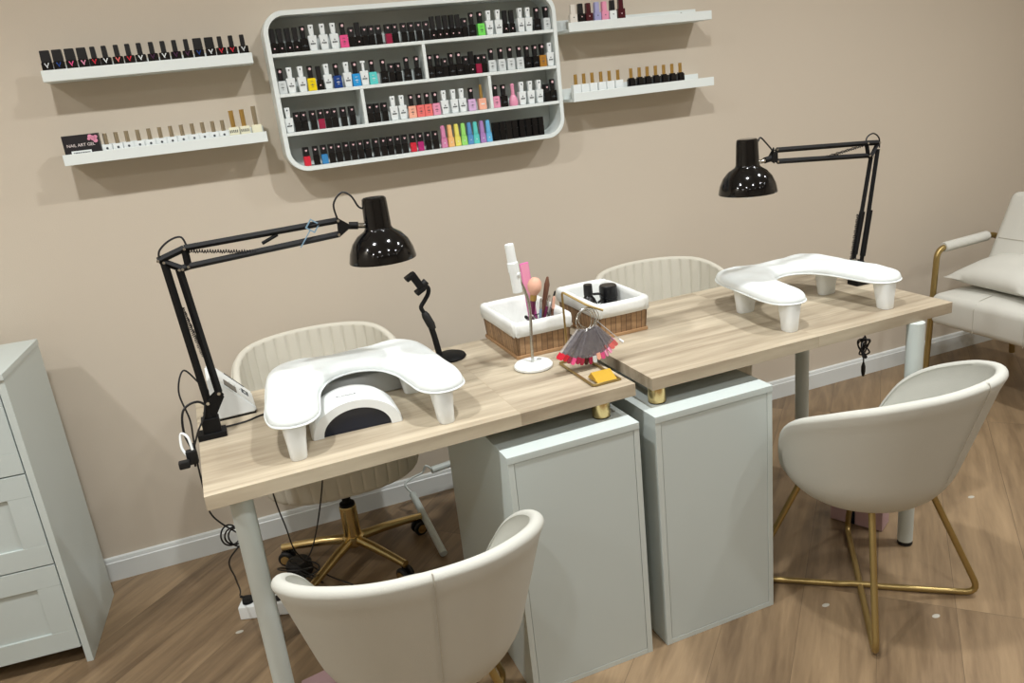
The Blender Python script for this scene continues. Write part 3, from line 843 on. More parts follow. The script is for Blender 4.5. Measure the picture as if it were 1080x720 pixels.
# ------------------------------------------------------------------ swatch stand and swatch ring
base = Vector((-.071, -.986, TZ+.0003))
t = thing('display_stand', 'small gold wire display stand on the desk corner by the gap', 'stand', base)
bm = bmesh.new()
p = fillet([(.036, -.099, .0035), (.036, .100, .0035), (-.036, .100, .0035), (-.036, -.099, .0035), (.036, -.099, .0035)], .008, 5)
tube(bm, p[:-1], .0033, seg=8, closed=True)
mk('base_frame', bm, M['rod'], t)
bm = bmesh.new()
loft(bm, [[(-.022, -.098, .004), (-.022, -.040, .004), (-.022, -.060, .022)], [(.030, -.098, .004), (.030, -.040, .004), (.030, -.060, .022)]])
mk('price_holder', bm, M['gold'], t, smooth=0)
mk('hanger', T(fillet([(-.010, .100, .004), (-.012, .098, .192), (.030, .04, .160), (.062, .018, .146)], .008), .0030, seg=8), M['rod'], t)
cR = Vector((-.052, -.955, .862))
t = thing('swatch_ring', 'fan of clear nail swatch sticks with red and pink tips hanging from rings', 'swatches', cR)
t['group'] = 'colour swatches'
bm = bmesh.new()
for k, (dx, tilt) in enumerate(((-.012, 20), (-.006, 5), (0, -10), (.007, 12), (.012, -18))):
    mt = Matrix.Translation((dx, .006*(k-2), 0)) @ Matrix.Rotation(R(tilt), 4, 'Z') @ Matrix.Rotation(R(90), 4, 'X')
    tube(bm, [mt @ Vector((.027*math.cos(2*PI*j/32), .027*math.sin(2*PI*j/32), 0)) for j in range(32)], .0011, seg=6, closed=True)
mk('ring', bm, M['steel'], t)
tipc = ['red', 'red', 'pink', 'crimson', 'pink', 'rose', 'crimson', 'red', 'crimson', 'dark', 'dark', 'crimson', 'silver', 'rose', 'peach', 'rose', 'pink', 'rose', 'coral', 'rose', 'coral', 'peach', 'coral', 'rose']
PB['dark'] = mat('polish_dark', (50, 20, 28), .25)
SM = [mat('smoky_acrylic_dark', (150, 146, 152), .25, alpha=.5, noise=.6, nscale=120), mat('smoky_acrylic_light', (206, 202, 200), .2, alpha=.35), mat('smoky_acrylic_glitter', (168, 162, 166), .2, alpha=.5, noise=.85, nscale=200)]
NS = 44
for i in range(NS):
    f_ = i/(NS-1)
    a = R(-46+88*f_); ln = .113-.014*f_+random.uniform(-.003, .003)
    yo = -.022+.010*math.sin(i*2.1)+.012*(i % 3)
    r0 = .020
    mt = Matrix.Translation((.024*math.sin(a)*.6, yo, -.004)) @ Matrix.Rotation(-a, 4, 'Y') @ Matrix.Rotation(R(random.uniform(-30, 30)), 4, 'Z')
    bm = bmesh.new()
    def poly(z0, w0, z1, w1, th=.0006):
        loft(bm, [[(-w0, -th, z0), (w0, -th, z0), (w0, th, z0), (-w0, th, z0)], [(-w1, -th, z1), (w1, -th, z1), (w1, th, z1), (-w1, th, z1)]])
    poly(-r0, .0026, -ln+.018, .0052)
    for v in bm.verts: v.co = mt @ v.co
    s = mk('swatch_stick', bm, SM[i % 3], t, smooth=0)
    bm = bmesh.new(); th = .0011
    sh = [(-.0052, -ln+.018), (.0052, -ln+.018), (.0054, -ln+.004), (.003, -ln), (-.003, -ln), (-.0054, -ln+.004)]
    loft(bm, [[(x, -th, z) for x, z in sh], [(x, th, z) for x, z in sh]])
    for v in bm.verts: v.co = mt @ v.co
    mk('swatch_tip', bm, PB[tipc[int(f_*(len(tipc)-1))]], s, smooth=0)
mk('marker_stick', T([(.030, 0, -.010), (.088, -.01, -.072)], .0012, seg=6), M['greypl'], t)
mk('marker_tip', T([(.084, -.009, -.068), (.093, -.011, -.077)], [.003, .004], seg=10), M['plastic'], t)

# ------------------------------------------------------------------ picture ledges
def ledge(label, x0, x1, zl):
    t = thing('wall_shelf', label, 'shelf', ((x0+x1)/2, 0, zl), 0, 'white picture ledges on the wall')
    w = (x1-x0)/2
    mk('shelf_board', B(-w, w, -.103, -.0005, 0, .010, bev=.0008), M['shelf'], t)
    mk('front_lip', B(-w, w, -.112, -.103, 0, .030, bev=.0012), M['shelf'], t)
    mk('back_plate', B(-w, w, -.0105, -.0005, .010, .046, bev=.0008), M['shelf'], t)
    bm = bmesh.new()
    for sx in (-.78, .78):
        lathe(bm, [(0, 0), (.0035, 0), (.0028, .0012), (0, .0014)], seg=12, mtx=align((sx*w, -.0105, .036), (0, -1, 0)))
    mk('screw', bm, M['steel'], t)
    return t
ledge('white picture ledge at upper left carrying black nail polish bottles', -1.227, -.668, 1.583)
ledge('white picture ledge at lower left carrying gold-capped white bottles and black box', -1.230, -.670, 1.357)
ledge('white picture ledge at upper right, half empty beside seven bottles', .362, .926, 1.588)
ledge('white picture ledge at lower right carrying gold-capped white and black bottles', .360, .928, 1.362)

# ------------------------------------------------------------------ wall rack
rk = thing('polish_rack', 'large white wall rack with rounded corners holding rows of nail polish', 'wall rack', (-.150, 0, 1.253))
RW, RH, RD = .4745, .469, .100
def rrect(w, h, r, n=10):
    pts = []
    for cx, cz, a0 in ((w-r, r, -90), (w-r, h-r, 0), (-w+r, h-r, 90), (-w+r, r, 180)):
        for k in range(n+1):
            a = R(a0+90*k/n); pts.append((cx+r*math.cos(a), cz+r*math.sin(a)))
    return pts
bm = bmesh.new()
ou = rrect(RW, RH, .065); inn = [(x, z+.0) for x, z in rrect(RW-.014, RH-.028, .053)]; inn = [(x, z+.014) for x, z in inn]
n = len(ou)
V = [[bm.verts.new((x, y, z)) for x, z in P_] for P_, y in ((ou, -.0005), (ou, -RD+.002), ([(x*.997, .0007+z*.997) for x, z in ou], -RD), (inn, -RD), (inn, -.0005))]
for a, b in zip(V, V[1:]+V[:1]):
    for k in range(n): bm.faces.new((a[k], a[(k+1) % n], b[(k+1) % n], b[k]))
mk('frame', bm, M['shelf'], rk, smooth=30)
mk('back_panel', prism(bmesh.new(), [(x*.998, z) for x, z in inn], 'y', -.006, -.0008), M['rackback'], rk, smooth=0)
BZ = {1: .3505, 2: .2355, 3: .1205}   # board tops relative to rack bottom
for k, z in BZ.items():
    mk('shelf_board', B(-RW+.0145, RW-.0145, -RD+.001, -.0065, z-.010, z, bev=.0008), M['shelf'], rk)
mk('divider', B(-.143+.150-.005, -.143+.150+.005, -RD+.0015, -.0065, BZ[2]+.0003, BZ[1]-.0103), M['shelf'], rk)
mk('divider', B(-.360+.150-.005, -.360+.150+.005, -RD+.0015, -.0065, BZ[3]+.0003, BZ[2]-.0103), M['shelf'], rk)
mk('divider', B(.066+.150-.005, .066+.150+.005, -RD+.0015, -.0065, BZ[3]+.0003, BZ[2]-.0103), M['shelf'], rk)

# ------------------------------------------------------------------ bottles
CACHE = {}
def fr(w0, w1, d0, d1, z0, z1, bev=.0012, r=0):
    """tapered box w: width bottom/top, d: depth bottom/top"""
    bm = bmesh.new()
    loft(bm, [[(-w0/2, -d0/2, z0), (w0/2, -d0/2, z0), (w0/2, d0/2, z0), (-w0/2, d0/2, z0)], [(-w1/2, -d1/2, z1), (w1/2, -d1/2, z1), (w1/2, d1/2, z1), (-w1/2, d1/2, z1)]])
    if bev: bmesh.ops.bevel(bm, geom=list(bm.edges), offset=bev, segments=2, affect='EDGES')
    return bm
def cyl(r0, r1, z0, z1, seg=14): return Lt([(0, z0), (r0, z0), (r1, z1), (0, z1)], seg=seg)
def disc(x, y, z, r, seg=10):
    return Lt([(0, 0), (r, 0), (r, .0007), (0, .0007)], seg=seg, mtx=align((x, y, z), (0, -1, 0)))
def heart(x, y, z, s):
    p = [(0, -.9), (.95, .15), (.75, .8), (.35, .85), (0, .45), (-.35, .85), (-.75, .8), (-.95, .15)]
    return loft(bmesh.new(), [[(x+u*s, y, z+v*s) for u, v in p], [(x+u*s, y-.0008, z+v*s) for u, v in p]])
def marks(rects, y):
    bm = bmesh.new()
    for x0, x1, z0, z1 in rects: box(bm, x0, x1, y-.0006, y+.0004, z0, z1)
    return bm
def vee(x, y, z, s):
    bm = bmesh.new()
    for q in (((-1, .9), (-.6, 1), (.25, -1), (-.1, -1)), ((1, .9), (.6, 1), (-.05, -.2), (.1, -.6))):
        loft(bm, [[(x+u*s, y, z+v*s) for u, v in q], [(x+u*s, y-.0008, z+v*s) for u, v in q]])
    return bm
def parts_for(ty, c):
    col = PB.get(c)
    D = .022
    if ty == 'W' or ty == 'P':
        p = [('body', fr(.020, .0265, .018, .021, 0, .043), PWHT)]
        if ty == 'W': p.append(('cap', fr(.0125, .0160, .0125, .0150, .043, .074, .001), PWHT))
        else: p.append(('cap', join(cyl(.0045, .0045, .043, .066), fr(.014, .016, .012, .012, .066, .073, .001)), PWHT))
        m_ = marks([(-.007, -.002, .018, .0215), (-.001, .002, .018, .0215), (.003, .007, .018, .0215)], -.0105)
        join(m_, loft(bmesh.new(), [[(-.0022, -.0106, .025), (.0022, -.0106, .025), (0, -.0108, .030)], [(-.0022, -.0112, .025), (.0022, -.0112, .025), (0, -.0114, .030)]]))
        if ty == 'W': join(m_, disc(0, -.0072, .066, .0024))
        p.append(('logo', m_, M['ink'])); return p, .0265
    if ty == 'L':
        return [('body', fr(.0245, .0235, .020, .019, 0, .036), PBLK), ('cap', fr(.0130, .0150, .0130, .0145, .036, .072, .001), PBLK2),
                ('cap_logo', disc(0, -.0070, .063, .0040), M['palepink']), ('logo', marks([(-.007, -.003, .014, .0155), (-.0015, .0015, .0125, .0185), (.003, .007, .014, .0155)], -.0098), M['ink'])], .0245
    if ty == 'K':
        return [('body', fr(.0205, .0200, .019, .018, 0, .030), PBLK), ('cap', fr(.0150, .0150, .0150, .0150, .030, .070, .001), PBLK2), ('logo', disc(0, -.0094, .014, .0022), M['palepink'])], .0205
    if ty == 'B':
        b = PBLK if not col else col
        return [('body', fr(.0195, .0195, .019, .019, 0, .030), b), ('cap', fr(.0190, .0180, .0185, .0175, .0303, .058, .001), PBLK2), ('cap_logo', heart(0, -.0091, .047, .0036), M['palepink'])], .0200
    if ty == 'X':
        return [('body', fr(.0205, .0205, .020, .020, 0, .034), PBLK), ('cap', fr(.0200, .0195, .019, .0185, .0343, .060, .001), PBLK)], .0208
    if ty == 'C':
        p = [('body', fr(.0255, .0245, .020, .019, 0, .037), col), ('cap', fr(.0130, .0150, .0130, .0145, .037, .073, .001), PBLK2),
             ('cap_logo', disc(0, -.0070, .064, .0040), M['palepink'])]
        p.append(('logo', marks([(-.004, .004, .0270, .0280), (-.0055, -.002, .017, .0182), (-.001, .0015, .0155, .0200), (.0025, .0055, .017, .0182), (-.003, .003, .0110, .0118)], -.0102), PWHT if c in ('navy', 'blue', 'turquoise', 'crimson') else M['ink'])); return p, .0255
    if ty == 'F':
        col = PB['soft_'+c]
        return [('body', fr(.0205, .0190, .019, .018, 0, .031), col), ('cap', fr(.0150, .0120, .0145, .0120, .031, .071, .0015), col), ('logo', disc(0, -.0094, .015, .0018), PWHT)], .0205
    if ty == 'Q':
        return [('body', Lt([(0, 0), (.0135, 0), (.0155, .006), (.0150, .018), (.009, .034), (0, .035)], seg=20), col), ('cap', Lt([(0, .034), (.0065, .034), (.0058, .060), (.007, .068), (.004, .072), (0, .072)], seg=16), col)], .0300
    if ty == 'G':
        return [('body', fr(.0265, .0265, .021, .021, 0, .036), col), ('cap', cyl(.0060, .0045, .036, .080), M['goldcap']), ('logo', marks([(-.006, .006, .016, .020)], -.0105), PWHT)], .0270
M['palepink'] = mat('pale_pink_print', (224, 186, 190), .5)
def bottle(ty, c, x, y, z, label, group, rz=0):
    key = (ty, c)
    if key not in CACHE:
        t = thing('nail_polish', label, 'nail polish', (x, y, z), rz, group)
        p, w = parts_for(ty, c)
        for nm, bm, m_ in p: mk(nm, bm, m_, t, smooth=40)
        CACHE[key] = (t, w); return t
    src, w = CACHE[key]
    t = src.copy(); COL.objects.link(t); t.location = (x, y, z); t.rotation_euler = (0, 0, rz); t['label'] = label; t['group'] = group
    for ch in src.children:
        q = ch.copy(); COL.objects.link(q); q.parent = t
    return t
WID = dict(W=.0265, P=.0265, L=.0245, K=.0205, B=.0200, X=.0208, C=.0255, F=.0205, Q=.0300, G=.0270)
ORD = ['first', 'second', 'third', 'fourth', 'fifth', 'sixth', 'seventh', 'eighth', 'ninth', 'tenth', 'eleventh', 'twelfth', 'thirteenth', 'fourteenth', 'fifteenth', 'sixteenth', 'seventeenth', 'eighteenth', 'nineteenth', 'twentieth'] + \
      ['twenty-'+s for s in ('first', 'second', 'third', 'fourth', 'fifth', 'sixth', 'seventh', 'eighth', 'ninth')]+['thirtieth']+['thirty-'+s for s in ('first', 'second', 'third', 'fourth', 'fifth', 'sixth', 'seventh', 'eighth', 'ninth')]
def look(ty, c):
    n = POLN.get(c, c)
    return {'W': 'white polish bottle', 'P': 'white pump-topped bottle', 'L': 'black polish bottle with round cap dot', 'K': 'plain black polish bottle', 'B': ('black polish bottle with heart-marked cap' if not c else n+' polish bottle with heart-marked cap'),
            'X': 'all-black boxy bottle', 'C': n+' polish bottle with black cap', 'F': 'all-'+n+' polish bottle', 'Q': 'pear-shaped '+n+' bottle', 'G': n+' bottle with tall gold cap'}[ty]
ROWS = {
 'top': (1.253+BZ[1], [('K','',-.599),('K','',-.578),('K','',-.554),('K','',-.532),('L','',-.508),('W','',-.483),('W','',-.449),('W','',-.417),('C','pink',-.384),('B','',-.365),('K','',-.343),('B','',-.322),('B','',-.301),('B','',-.277),('B','crimson',-.247),('B','',-.225),('B','',-.197),('B','',-.173),('B','',-.148),('B','',-.123),('K','',-.099),('K','',-.080),('K','',-.058),('K','',-.037),('K','',-.017),('B','',.005),('L','',.031),('C','lime',.061),('W','',.090),('W','',.122),('K','',.147),('K','',.171),('W','',.200),('W','',.229),('L','',.261),('C','silver',.294)], []),
 'second': (1.253+BZ[2], [('C','silver',-.598),('W','',-.569),('W','',-.536),('C','yellow',-.507),('K','',-.481),('W','',-.458),('C','navy',-.427),('W','',-.395),('C','blue',-.365),('P','',-.343),('C','turquoise',-.318),('L','',-.279),('B','',-.254),('B','',-.232),('L','',-.202),('L','',-.169),('L','',-.123),('L','',-.098),('B','',-.076),('L','',-.052),('L','',-.027),('B','',-.005),('K','',.015),('B','crimson',.035),('B','',.056),('C','silver',.086),('C','silver',.119),('C','silver',.153),('C','silver',.185),('L','',.214),('L','',.242),('C','amber',.269),('W','',.298)], [-.143]),
 'third': (1.253+BZ[3], [('W','',-.598),('B','',-.571),('B','',-.550),('B','',-.522),('B','crimson',-.497),('B','',-.476),('B','',-.455),('B','',-.427),('B','',-.400),('B','',-.342),('B','',-.320),('B','',-.295),('W','',-.265),('W','',-.235),('C','peach',-.204),('C','coral',-.178),('C','coral',-.151),('C','rose',-.123),('W','',-.094),('W','',-.061),('W','',-.033),('C','lilac',.0),('G','peach',.037),('C','rose',.086),('L','',.116),('Q','rose',.150),('W','',.181),('W','',.213),('W','',.245),('B','',.273),('L','',.300)], []),
 'bottom': (1.253+.014, [('B','red',-.562),('B','',-.532),('B','dblue',-.507),('B','',-.483),('B','',-.460),('B','',-.436),('B','',-.413),('B','',-.390),('B','',-.367),('B','',-.340),('B','',-.315),('B','',-.292),('B','',-.268),('B','',-.244),('B','red',-.217),('B','magenta',-.191),('B','',-.165),('B','',-.140),('F','rose',-.111),('F','peach',-.088),('F','yellow',-.064),('F','lime',-.041),('F','dblue',-.020),('F','turquoise',.002),('F','lilac',.025),('F','sky',.048),('X','',.073),('X','',.097),('X','',.120),('X','',.143),('X','',.167),('X','',.192),('X','',.215),('X','',.238)], []),
}
for row, (z, items, _) in ROWS.items():
    xs = [i[2] for i in items]; ws = [WID[i[0]] for i in items]
    for it in range(60):
        for i in range(len(xs)-1):
            need = (ws[i]+ws[i+1])/2+.0008; gap = xs[i+1]-xs[i]
            if gap < need:
                e = (need-gap)/2; xs[i] -= e; xs[i+1] += e
        if row != 'bottom':
            xs[0] = max(xs[0], -.6095+ws[0]/2+.0005); xs[-1] = min(xs[-1], .3095-ws[-1]/2-.0005)
    for i, (ty, c, _x) in enumerate(items):
        bottle(ty, c, xs[i], -.080+random.uniform(-.002, .002), z+.0003, f"{look(ty, c)}, {ORD[i]} from left on the rack's {row} row", f"polish bottles on the rack's {row} row", R(random.uniform(-5, 5)))

# ledge bottles, top left
def ledge_bottle(parts, loc, label, group, src=None):
    t = thing('nail_polish', label, 'nail polish', loc, R(random.uniform(-4, 4)), group)
    for nm, bm, m_ in parts: mk(nm, bm, m_, t, smooth=40)
    return t
emb = [('silver', 1), ('navy', 1), ('pink', 1), ('rose', 1), ('red', 0), ('w', 0), ('coral', 0), ('red', 0), ('w', 0), ('plum', 0), ('w', 0), ('plum', 0), ('plum', 0), ('navy', 1), ('w', 1), ('red', 0), ('red', 0), ('silver', 0)]
xs = [-1.209, -1.179, -1.148, -1.118, -1.089, -1.060, -1.029, -.999, -.969, -.937, -.906, -.875, -.843, -.812, -.780, -.750, -.719, -.687]
PB['plum'] = mat('polish_plum', (74, 34, 70), .3)
nmc = {'w': 'white', 'navy': 'dark blue', 'silver': 'grey'}
for i, ((c, wide), x) in enumerate(zip(emb, xs)):
    cw = .0255 if wide else .0135
    ps = [('body', fr(.0275, .0275, .022, .022, 0, .041), PBLK), ('cap', fr(cw, cw*.94, .015, .014, .041, .072, .001), PBLK2),
          ('emblem', vee(0, -.0112, .0325, .0065), PWHT if c == 'w' else PB[c])]
    ledge_bottle(ps, (x, -.086, 1.5933), f"black bottle with {'wide' if wide else 'slim'} cap and {nmc.get(c, c)} emblem, {ORD[i]} from left on upper left ledge", 'black bottles on the upper left ledge')
# bottom left ledge
t = thing('polish_box', 'black cardboard box reading NAIL ART GEL at the left end of the lower ledge', 'box', (-1.176, -.080, 1.3673))
mk('carton', B(-.047, .047, -.020, .020, 0, .070, bev=.0008), mat('black_carton', (24, 20, 26), .45, noise=.3, nscale=30), t)
mk('lettering', text_bm('NAIL ART GEL', .0115, Matrix.Translation((-.002, -.0206, .038)) @ Matrix.Rotation(R(90), 4, 'X')), M['palewhite'], t, smooth=0)
bm = bmesh.new()
for cx, cz, r in ((.026, .062, .006), (.033, .057, .007), (.038, .050, .006), (.022, .056, .004), (.040, .060, .005)):
    lathe(bm, [(0, 0), (r, 0), (r*.9, .0006), (0, .0006)], seg=12, mtx=align((cx, -.0201, cz), (0, -1, 0)))
mk('flower_print', bm, PB['rose'], t, smooth=0)
lb = mk('barcode_label', B(-.030, .022, -.0206, -.0200, .004, .027), PWHT, t, smooth=0)
bm = bmesh.new(); random.seed(3); xx = -.025
while xx < .017:
    w = random.choice((.0008, .0014, .002)); box(bm, xx, xx+w, -.0212, -.0205, .012, .023); xx += w+random.choice((.0008, .0014))
mk('bars', bm, M['ink'], lb, smooth=0)
random.seed(11)
lx = [-1.113, -1.084, -1.056, -1.026, -.996, -.966, -.936, -.906, -.876, -.847, -.818, -.790]
for i, x in enumerate(lx):
    ps = [('body', fr(.0265, .0265, .021, .021, 0, .035), PWHT), ('cap', cyl(.0060, .0056, .035, .066), M['silvercap']), ('logo', disc(0, -.0106, .0245, .0034), M['ink'])]
    ledge_bottle(ps, (x, -.085, 1.3673), f"white bottle with champagne cap, {ORD[i]} of twelve right of the black box, lower left ledge", 'white bottles on the lower left ledge')
for i, (x, cap, hgt, nm) in enumerate(((-.760, 'goldcap', .090, 'left of two cream bottles with gold caps'), (-.729, 'goldcap', .090, 'right of two cream bottles with gold caps'), (-.694, 'silvercap', .096, 'tall cream bottle with champagne cap at the right end'))):
    ps = [('body', fr(.0285, .0285, .021, .021, 0, .042), PCRM), ('cap', cyl(.0066, .0070, .042, hgt), M[cap])]
    if i < 2: ps.append(('logo', marks([(-.012+.005*k, -.0095+.005*k, .026, .034) for k in range(5)], -.0106), M['ink']))
    ledge_bottle(ps, (x, -.085, 1.3673), nm+' on lower left ledge', 'cream bottles on the lower left ledge')
# upper right ledge
UR = [(.392, PIVO, PIVO, 'ivory bottle', .046, .077), (.421, PBLK, PBLK2, 'black bottle', .046, .078), (.450, PDRK, PDRK, 'dark red bottle', .046, .078), (.482, PLAV, PLAV, 'lavender bottle', .046, .079), (.511, PB['rose'], PB['rose'], 'pink bottle', .048, .079), (.542, PWHT, PBLK2, 'white bottle with black cap', .048, .081), (.575, PDRK, PDRK, 'tall dark red bottle', .052, .090)]
for i, (x, m1, m2, nm, h1, h2) in enumerate(UR):
    ps = [('body', fr(.0265, .0265, .021, .021, 0, h1), m1), ('cap', fr(.0170, .0155, .0150, .0140, h1, h2, .001), m2), ('logo', disc(0, -.0106, .036, .0020), M['ink'] if i in (0, 3, 4, 5) else M['palepink'])]
    ledge_bottle(ps, (x, -.085, 1.5983), f"{nm}, {ORD[i]} from left on the upper right ledge", 'bottles on the upper right ledge')
BR = [(.384, 1), (.416, 1), (.448, 1), (.482, 1), (.515, 1), (.549, 1), (.601, 0), (.635, 0), (.667, 0), (.701, 0), (.735, 0), (.769, 0), (.803, 0)]
for i, (x, w) in enumerate(BR):
    ps = [('body', fr(.0300, .0300, .021, .021, 0, .046) if w else fr(.0290, .0270, .021, .019, 0, .048, .004), PWHT if w else PBLK), ('cap', cyl(.0062, .0060, .046 if w else .048, .080), M['goldcap'])]
    ledge_bottle(ps, (x, -.085, 1.3723), f"{'white' if w else 'black'} bottle with gold cap, {ORD[i]} from left on the lower right ledge", ('white' if w else 'black')+' gold-capped bottles on the lower right ledge')

# ------------------------------------------------------------------ things on the floor and cables
t = thing('power_strip', 'white power strip on the floor behind the front desk leg', 'power strip', (-.955, -.465, 0), R(-18))
mk('housing', B(-.085, .115, -.027, .027, .0005, .044, bev=.004), M['plastic'], t)
bm = bmesh.new()
for k in range(4): lathe(bm, [(0, .0435), (.017, .0435), (.017, .0448), (0, .0448)], seg=18, mtx=Matrix.Translation((-.060+.046*k, 0, 0)))
mk('socket', bm, M['rubber'], t)
o = mk('plug', join(B(-.014, .014, -.012, .012, .0453, .062, bev=.004), T([(0, 0, .055), (-.02, .0, .066)], .004, seg=8)), M['rubber'], t); o.location = (-.060, 0, 0)
t = thing('power_adapter', 'round black power adapter on the floor beside the swivel chair base', 'adapter', (-.845, -.300, 0))
mk('housing', Lt([(0, .0005), (.036, .0005), (.042, .008), (.042, .040), (.034, .050), (0, .052)], seg=28), M['rubber'], t)
t = thing('footrest_box', 'dusty pink box with dark slot on the floor beneath the far tub chair', 'box', (.853, -.948, 0), R(-61.8))
bm = bmesh.new(); box(bm, -.08, -.03, -.035, .035, .0005, .12, bev=.004); box(bm, -.004, .08, -.035, .035, .0005, .12, bev=.004)
mk('side_panel', bm, M['pink'], t)
mk('slot', B(-.0295, -.0045, -.030, .030, .0005, .117), M['navy'], t)
t = thing('footrest_box', 'dusty pink box with dark slot, mostly hidden behind the near tub chair', 'box', (-.838, -.915, 0), R(12))
bm = bmesh.new(); box(bm, -.06, .03, -.06, .04, .0005, .05, bev=.004)
mk('side_panel', bm, M['pink'], t)
mk('slot', B(-.050, .035, -.10, -.061, .0005, .05), M['navy'], t)
t = thing('tube_stand', 'white tubular stand leaning by the wall beyond the near cabinet', 'stand', (-.41, -.30, 0))
o3 = Vector((-.41, -.30, 0))
mk('tube', T([Vector((-.398, -.455, .013))-o3, Vector((-.412, -.14, .085))-o3], .0125, seg=16), M['carcass'], t)
mk('tube', T([Vector((-.327, -.12, .150))-o3, Vector((-.20, -.10, .150))-o3], .0125, seg=16), M['carcass'], t)
mk('hook', T(spline([Vector(p)-o3 for p in ((-.412, -.14, .085), (-.43, -.12, .12), (-.40, -.11, .135), (-.36, -.11, .145), (-.345, -.115, .17), (-.325, -.12, .152))], 6), .004, seg=8), M['carcass'], t)

def cable(label, pts, r=.0022, n=10):
    o = mk('cable', T(spline(pts, n), r, seg=7), M['cable']); tag(o, label, 'cable'); return o
cable('black cable looping up behind the drill control box', [(-.965, -.70, .80), (-.985, -.70, .83), (-1.012, -.72, .875), (-1.032, -.74, .83), (-1.022, -.75, .76), (-1.026, -.74, .70), (-1.032, -.72, .60), (-1.02, -.70, .52)])
cable('black cable drooping at the desk corner below the lamp clamp', [(-.968, -.735, .765), (-.995, -.75, .80), (-1.030, -.76, .79), (-1.040, -.77, .74), (-1.03, -.78, .69), (-1.035, -.75, .64)], .003)
cable('black cable lying on the desk between control box and hand rest', [(-.955, -.79, .7365), (-.90, -.785, .7365), (-.86, -.765, .7365), (-.80, -.75, .7365), (-.74, -.76, .7365)])
co = []
for k in range(26):
    a = k*.75; co.append((-1.000+.022*math.cos(a)+.001*k, -.75+.006*math.sin(a*1.3), .435+.026*math.sin(a)-.0006*k))
cable('coiled black cable hanging below the desk edge beside the front leg', [(-1.028, -.75, .70), (-1.030, -.75, .58), (-1.026, -.75, .50)]+co+[(-1.012, -.74, .36), (-1.015, -.66, .26), (-1.02, -.53, .14), (-1.03, -.448, .075)])
cable('long black cable dropping from the desk to the floor left of the brass column', [(-.690, -.62, .698), (-.700, -.60, .61), (-.722, -.585, .50), (-.760, -.58, .35), (-.80, -.50, .19), (-.835, -.37, .075), (-.86, -.345, .07)])
cable('black cable running down behind the front leg into the tangle', [(-.875, -.64, .698), (-.878, -.62, .55), (-.872, -.56, .40), (-.86, -.50, .28), (-.85, -.44, .17), (-.82, -.42, .10), (-.76, -.42, .03), (-.70, -.46, .004)])
tg = []
for k in range(30):
    a = k*.62; tg.append((-.875+.045*math.cos(a)+.002*k, -.42+.05*math.sin(a*.9), .012+.10*abs(math.sin(k*.21))))
cable('tangled black cable heap on the floor beside the power strip', [(-.93, -.47, .06)]+tg+[(-.85, -.34, .03)])
cable('black cable curling on the floor right of the power strip', [(-.90, -.49, .05), (-.86, -.53, .02), (-.83, -.60, .004), (-.80, -.66, .004), (-.84, -.72, .004)], .003)
bm = bmesh.new(); pts = []
for k in range(44):
    a = k*.9; pts.append((.995+.022*math.cos(a)*(.5+.5*math.sin(k*.4)), -.80+.010*math.sin(a*1.7), .515+.030*math.sin(a*.8+.6)+.004*math.cos(k)))
t = thing('cable_bundle', 'tied black cable bundle dangling beneath the far desk end', 'cable', (.995, -.80, .50))
L0 = Vector((.995, -.80, .50))
mk('loops', T(spline([Vector((.99, -.78, .698))-L0, Vector((.99, -.79, .60))-L0]+[Vector(p)-L0 for p in pts]+[Vector((.995, -.80, .47))-L0, Vector((.998, -.80, .45))-L0], 4), .0026, seg=6), M['cable'], t)
mk('plug', Lt([(0, -.085), (.004, -.082), (.007, -.065), (.007, -.05), (.003, -.035), (0, -.035)], seg=12), M['rubber'], t)
t = thing('hanging_plugs', 'small black plugs and white lead hanging outside the desk corner by the lamp clamp', 'plugs', (-1.028, -.85, .70))
mk('plug', B(-.012, .012, -.010, .010, -.012, .022, bev=.003), M['rubber'], t)
mk('plug', B(-.030, -.006, -.030, -.012, -.010, .008, bev=.003), M['rubber'], t)
mk('lead', T(spline([(.004, 0, .02), (.0, .01, .05), (-.014, .02, .058), (-.018, .01, .03), (-.010, 0, .01)], 6), .003, seg=8), M['plastic'], t)
# pale dried marks on the floor
for k, (x, y) in enumerate(((.47, -1.23), (.68, -1.40), (.88, -1.62), (1.25, -1.02), (-1.05, -.52))):
    o = mk('floor_spot', Lt([(0, 0), (.009, 0), (.007, .0006), (0, .0008)], seg=10, sx=1.3, sy=.8), M['floordot']); o.location = (x, y, .0002)
    tag(o, ['pale dried spot on the floor left of the crossed gold rods', 'pale dried spot on the floor below the gold rods, toward the viewer', 'pale dried spot on the bare floor at lower right', 'pale dried spot on the floor beyond the far tub chair', 'pale dried spot on the floor between dresser and desk'][k], 'spot')

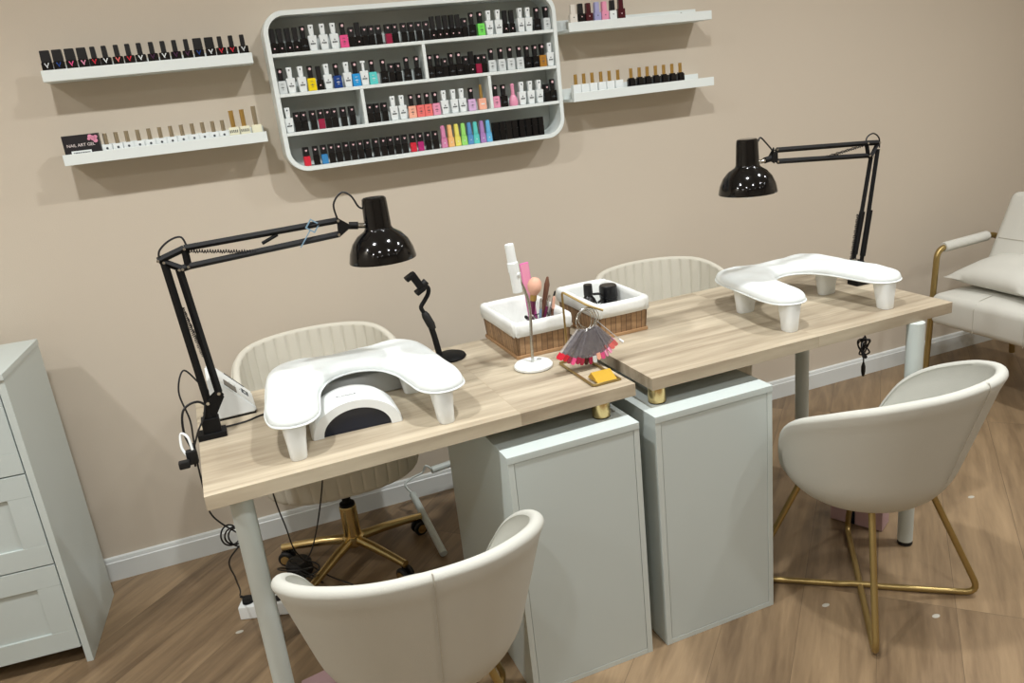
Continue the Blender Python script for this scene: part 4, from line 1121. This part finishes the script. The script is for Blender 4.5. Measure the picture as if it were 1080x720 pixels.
# ------------------------------------------------------------------ lights
LP = LIGHT_POWER = 14.2
for ix, x in enumerate((-2.45+.0, -1.2, .08, 1.38, 2.55)):
    for iy, y in enumerate((-1.42, -2.8, -4.2)):
        if ix in (0, 4) and iy != 1 and False: continue
        ld = bpy.data.lights.new('downlight', 'AREA'); ld.shape = 'DISK'; ld.size = .11
        ld.energy = 1; ld.color = (.98, .995, 1.0); ld.spread = R(150)
        o = bpy.data.objects.new('downlight_lamp', ld); COL.objects.link(o); o.location = (x if abs(x) < 2.4 else math.copysign(2.4, x), y, H-.012)
        ld.energy = LP*(1.45, .62, .35)[iy]*(.8, 1, 1, 1, .4)[ix]
        g = mk('ceiling_spotlight', Lt([(.057, H), (.057, H-.004), (.060, H-.010), (.072, H-.006), (.074, H)], seg=28), M['ceil'], loc=(o.location.x, o.location.y, -.0002))
        tag(g, 'round recessed ceiling spotlight out of view above the room', 'ceiling light', 'recessed ceiling spotlights')
w = bpy.data.worlds.new('world'); bpy.context.scene.world = w; w.use_nodes = True
w.node_tree.nodes['Background'].inputs[0].default_value = (.9, .95, 1, 1); w.node_tree.nodes['Background'].inputs[1].default_value = .0

# ------------------------------------------------------------------ camera
f, cx, cy, cz, yaw, pitch, roll = 838.28, -.8614, -2.7029, 1.4392, .3340, .3096, -.1114
fw = Vector((math.sin(yaw)*math.cos(pitch), math.cos(yaw)*math.cos(pitch), -math.sin(pitch)))
rt = Vector((math.cos(yaw), -math.sin(yaw), 0)); up = rt.cross(fw)
r2 = rt*math.cos(roll)+up*math.sin(roll); u2 = -rt*math.sin(roll)+up*math.cos(roll)
cam = bpy.data.cameras.new('camera'); co_ = bpy.data.objects.new('camera', cam); COL.objects.link(co_)
cam.sensor_width = 36; cam.sensor_fit = 'HORIZONTAL'; cam.lens = f/1080*36; cam.clip_start = .05
m4 = Matrix((( r2.x, u2.x, -fw.x, cx), (r2.y, u2.y, -fw.y, cy), (r2.z, u2.z, -fw.z, cz), (0, 0, 0, 1)))
co_.matrix_world = m4
sc = bpy.context.scene
sc.camera = co_
sc.view_settings.view_transform = 'Standard'; sc.view_settings.look = 'None'; sc.view_settings.gamma = 1; sc.view_settings.exposure = 0
sc.view_settings.use_curve_mapping = False
